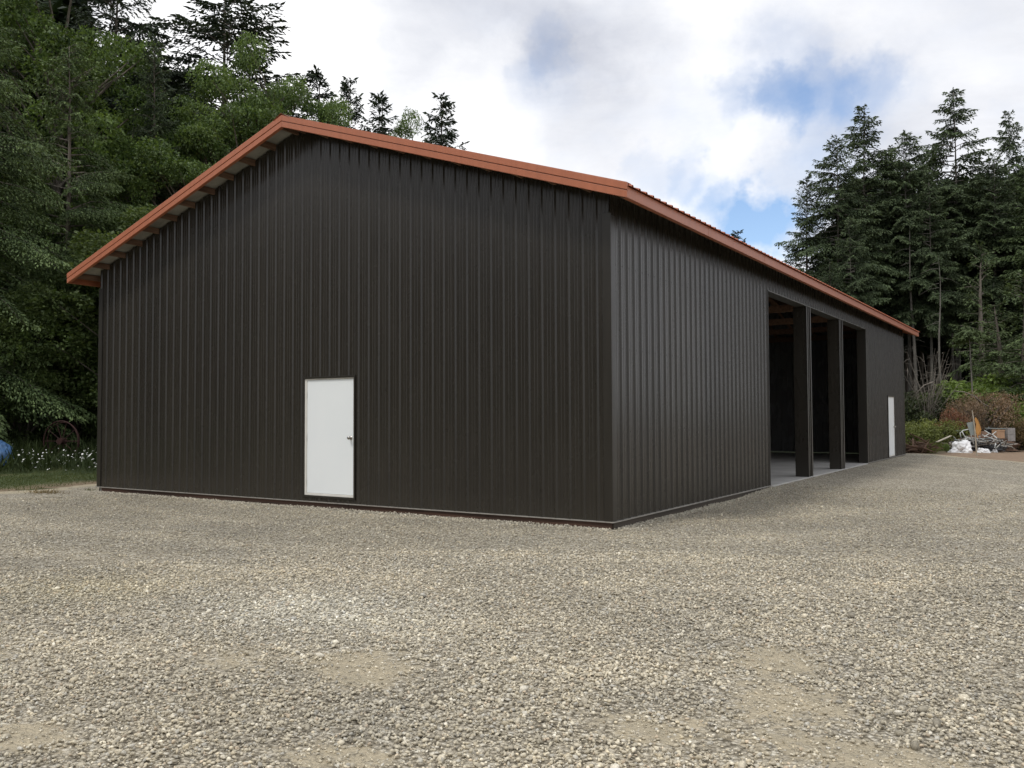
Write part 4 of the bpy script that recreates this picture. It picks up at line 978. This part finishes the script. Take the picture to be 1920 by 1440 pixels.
# little tufts at left gravel edge
def tuft(px, py, label, rad=.3, n=300, brown=True):
    d = ray(px, py); t = (-.13-CP.z)/d.z; p = CP+d*t; rg2 = np.random.default_rng(int(px)); pts = np.stack([p.x+rg2.normal(size=n)*rad, p.y+rg2.normal(size=n)*rad*.5], 1)
    o = blades('dry_tuft', pts, .05, .16, (.12, .09, .04) if brown else (.05, .07, .02), (.24, .18, .09) if brown else (.09, .11, .04), label, int(px), .008, 'grass tuft', .9)
    del o['kind']
tuft(88, 926, 'dry brown grass tuft on the gravel edge left of the barn', .28)
tuft(170, 921, 'thin dark weed sprig beside the left corner of the barn', .05, 30, False)

# ------------------------------------------------------------------ world + sun
SUN_EL, SUN_AZ = R_(58), math.atan2(-.96, -.28)       # direction towards the sun
sd = Vector((math.cos(SUN_EL)*math.cos(SUN_AZ), math.cos(SUN_EL)*math.sin(SUN_AZ), math.sin(SUN_EL)))
sl = bpy.data.lights.new('sun', 'SUN'); sl.energy = 1.4; sl.angle = R_(10); sl.color = (1, .965, .91)
so = bpy.data.objects.new('sun', sl); COL.objects.link(so); so.rotation_euler = (-sd).to_track_quat('-Z', 'Y').to_euler(); so.location = (0, -20, 30)
w = bpy.data.worlds.new('World'); sc.world = w; w.use_nodes = True; nt = w.node_tree; nt.nodes.clear()
out = N(nt, 'ShaderNodeOutputWorld'); bg = N(nt, 'ShaderNodeBackground'); nt.links.new(bg.outputs[0], out.inputs[0]); bg.inputs[1].default_value = .1
sky = N(nt, 'ShaderNodeTexSky', sky_type='NISHITA'); sky.sun_disc = False; sky.sun_elevation = SUN_EL; sky.sun_rotation = math.pi/2-SUN_AZ
sky.air_density = 1.0; sky.dust_density = .6; sky.ozone_density = 2.0
tc = N(nt, 'ShaderNodeTexCoord'); dirv = tc.outputs['Generated']
nrm = N(nt, 'ShaderNodeVectorMath', operation='NORMALIZE'); nt.links.new(dirv, nrm.inputs[0]); dv = nrm.outputs[0]
wn = N(nt, 'ShaderNodeTexNoise'); wn.inputs['Scale'].default_value = 5; wn.inputs['Detail'].default_value = 6; wn.inputs['Roughness'].default_value = .62; nt.links.new(dv, wn.inputs['Vector'])
sub = N(nt, 'ShaderNodeVectorMath', operation='SUBTRACT'); nt.links.new(wn.outputs['Color'], sub.inputs[0]); sub.inputs[1].default_value = (.5, .5, .5)
scl = N(nt, 'ShaderNodeVectorMath', operation='SCALE'); nt.links.new(sub.outputs[0], scl.inputs[0]); scl.inputs['Scale'].default_value = .22
add = N(nt, 'ShaderNodeVectorMath', operation='ADD'); nt.links.new(dv, add.inputs[0]); nt.links.new(scl.outputs[0], add.inputs[1])
wd_ = N(nt, 'ShaderNodeVectorMath', operation='NORMALIZE'); nt.links.new(add.outputs[0], wd_.inputs[0])
def patches(lst):
    tot = None
    for px, py, rad, st in lst:
        c = ray(px, py).normalized(); d = N(nt, 'ShaderNodeVectorMath', operation='DOT_PRODUCT'); nt.links.new(wd_.outputs[0], d.inputs[0]); d.inputs[1].default_value = c
        mr = N(nt, 'ShaderNodeMapRange', interpolation_type='SMOOTHSTEP'); nt.links.new(d.outputs['Value'], mr.inputs[0])
        mr.inputs[1].default_value = math.cos(R_(rad)); mr.inputs[2].default_value = 1; mr.inputs[3].default_value = 0; mr.inputs[4].default_value = st
        tot = mr.outputs[0] if tot is None else mth(nt, 'ADD', tot, mr.outputs[0])
    return tot
blue = patches([(1300, 240, 3.5, .14), (1420, 130, 4, .16), (1560, 190, 4.5, .2), (1640, 190, 4, .15), (1200, 345, 2.2, .3), (1430, 330, 5, .12), (1010, 180, 3, .1), (1035, 85, 2.2, .25), (1050, 125, 2.0, .18), (990, 148, 1.8, .15), (1385, 200, 2.6, .3), (1445, 195, 2.6, .42), (1515, 165, 3.0, .34), (1480, 180, 5, .14), (1600, 150, 3.2, .3), (1435, 420, 3.0, .85), (1375, 405, 2.6, .5), (1310, 375, 2.4, .35), (1262, 348, 2.2, .35), (1490, 430, 2.6, .45), (1450, 60, 3, .12), (1540, 340, 4, .22), (2150, 300, 8, .5)])
grey = patches([(850, 45, 9, .45), (1150, 205, 8, .4), (1130, 30, 7, .3), (1720, 60, 8, .15), (1600, 250, 8, .3)])
white = patches([(600, 150, 14, .62), (930, 175, 5, .5), (1270, 60, 6, .5), (520, 60, 8, .4), (1200, 320, 9, .25), (1425, 480, 3, .5), (1350, 300, 8, .35)])
mp = N(nt, 'ShaderNodeMapping'); mp.inputs['Scale'].default_value = (1, 1, 2.6); nt.links.new(dv, mp.inputs[0])
cn = noise(nt, mp.outputs[0], 3.2, 8, .6, .3); cn2 = noise(nt, mp.outputs[0], 9, 6, .6, .2)
bf = mth(nt, 'ADD', blue, mth(nt, 'MULTIPLY', mth(nt, 'SUBTRACT', cn2, .5), .55)); bf = mth(nt, 'MULTIPLY', bf, .85); bf = N_clamp(nt, bf)
br = mth(nt, 'ADD', .86, mth(nt, 'MULTIPLY', mth(nt, 'SUBTRACT', cn, .5), .55)); br = mth(nt, 'ADD', br, mth(nt, 'MULTIPLY', mth(nt, 'SUBTRACT', cn2, .5), .22))
br = mth(nt, 'SUBTRACT', br, mth(nt, 'MULTIPLY', grey, .32)); br = mth(nt, 'ADD', br, mth(nt, 'MULTIPLY', white, .26))
br = mth(nt, 'MULTIPLY', br, 10.)
tintc = ramp(nt, mth(nt, 'MULTIPLY', br, .1), [(.5, (.86, .91, 1.06)), (.75, (.94, .965, 1.04)), (1., (1., 1.0, 1.01))])
cloud = N(nt, 'ShaderNodeVectorMath', operation='SCALE'); nt.links.new(tintc, cloud.inputs[0]); nt.links.new(br, cloud.inputs['Scale'])
skb = N(nt, 'ShaderNodeVectorMath', operation='MULTIPLY'); nt.links.new(sky.outputs[0], skb.inputs[0]); skb.inputs[1].default_value = (1.5, 1.5, 1.55)
fin = mix(nt, bf, cloud.outputs[0], skb.outputs[0]); nt.links.new(fin, bg.inputs[0])
sc.view_settings.view_transform = 'Standard'; sc.view_settings.look = 'None'; sc.view_settings.exposure = .18; sc.view_settings.gamma = 1
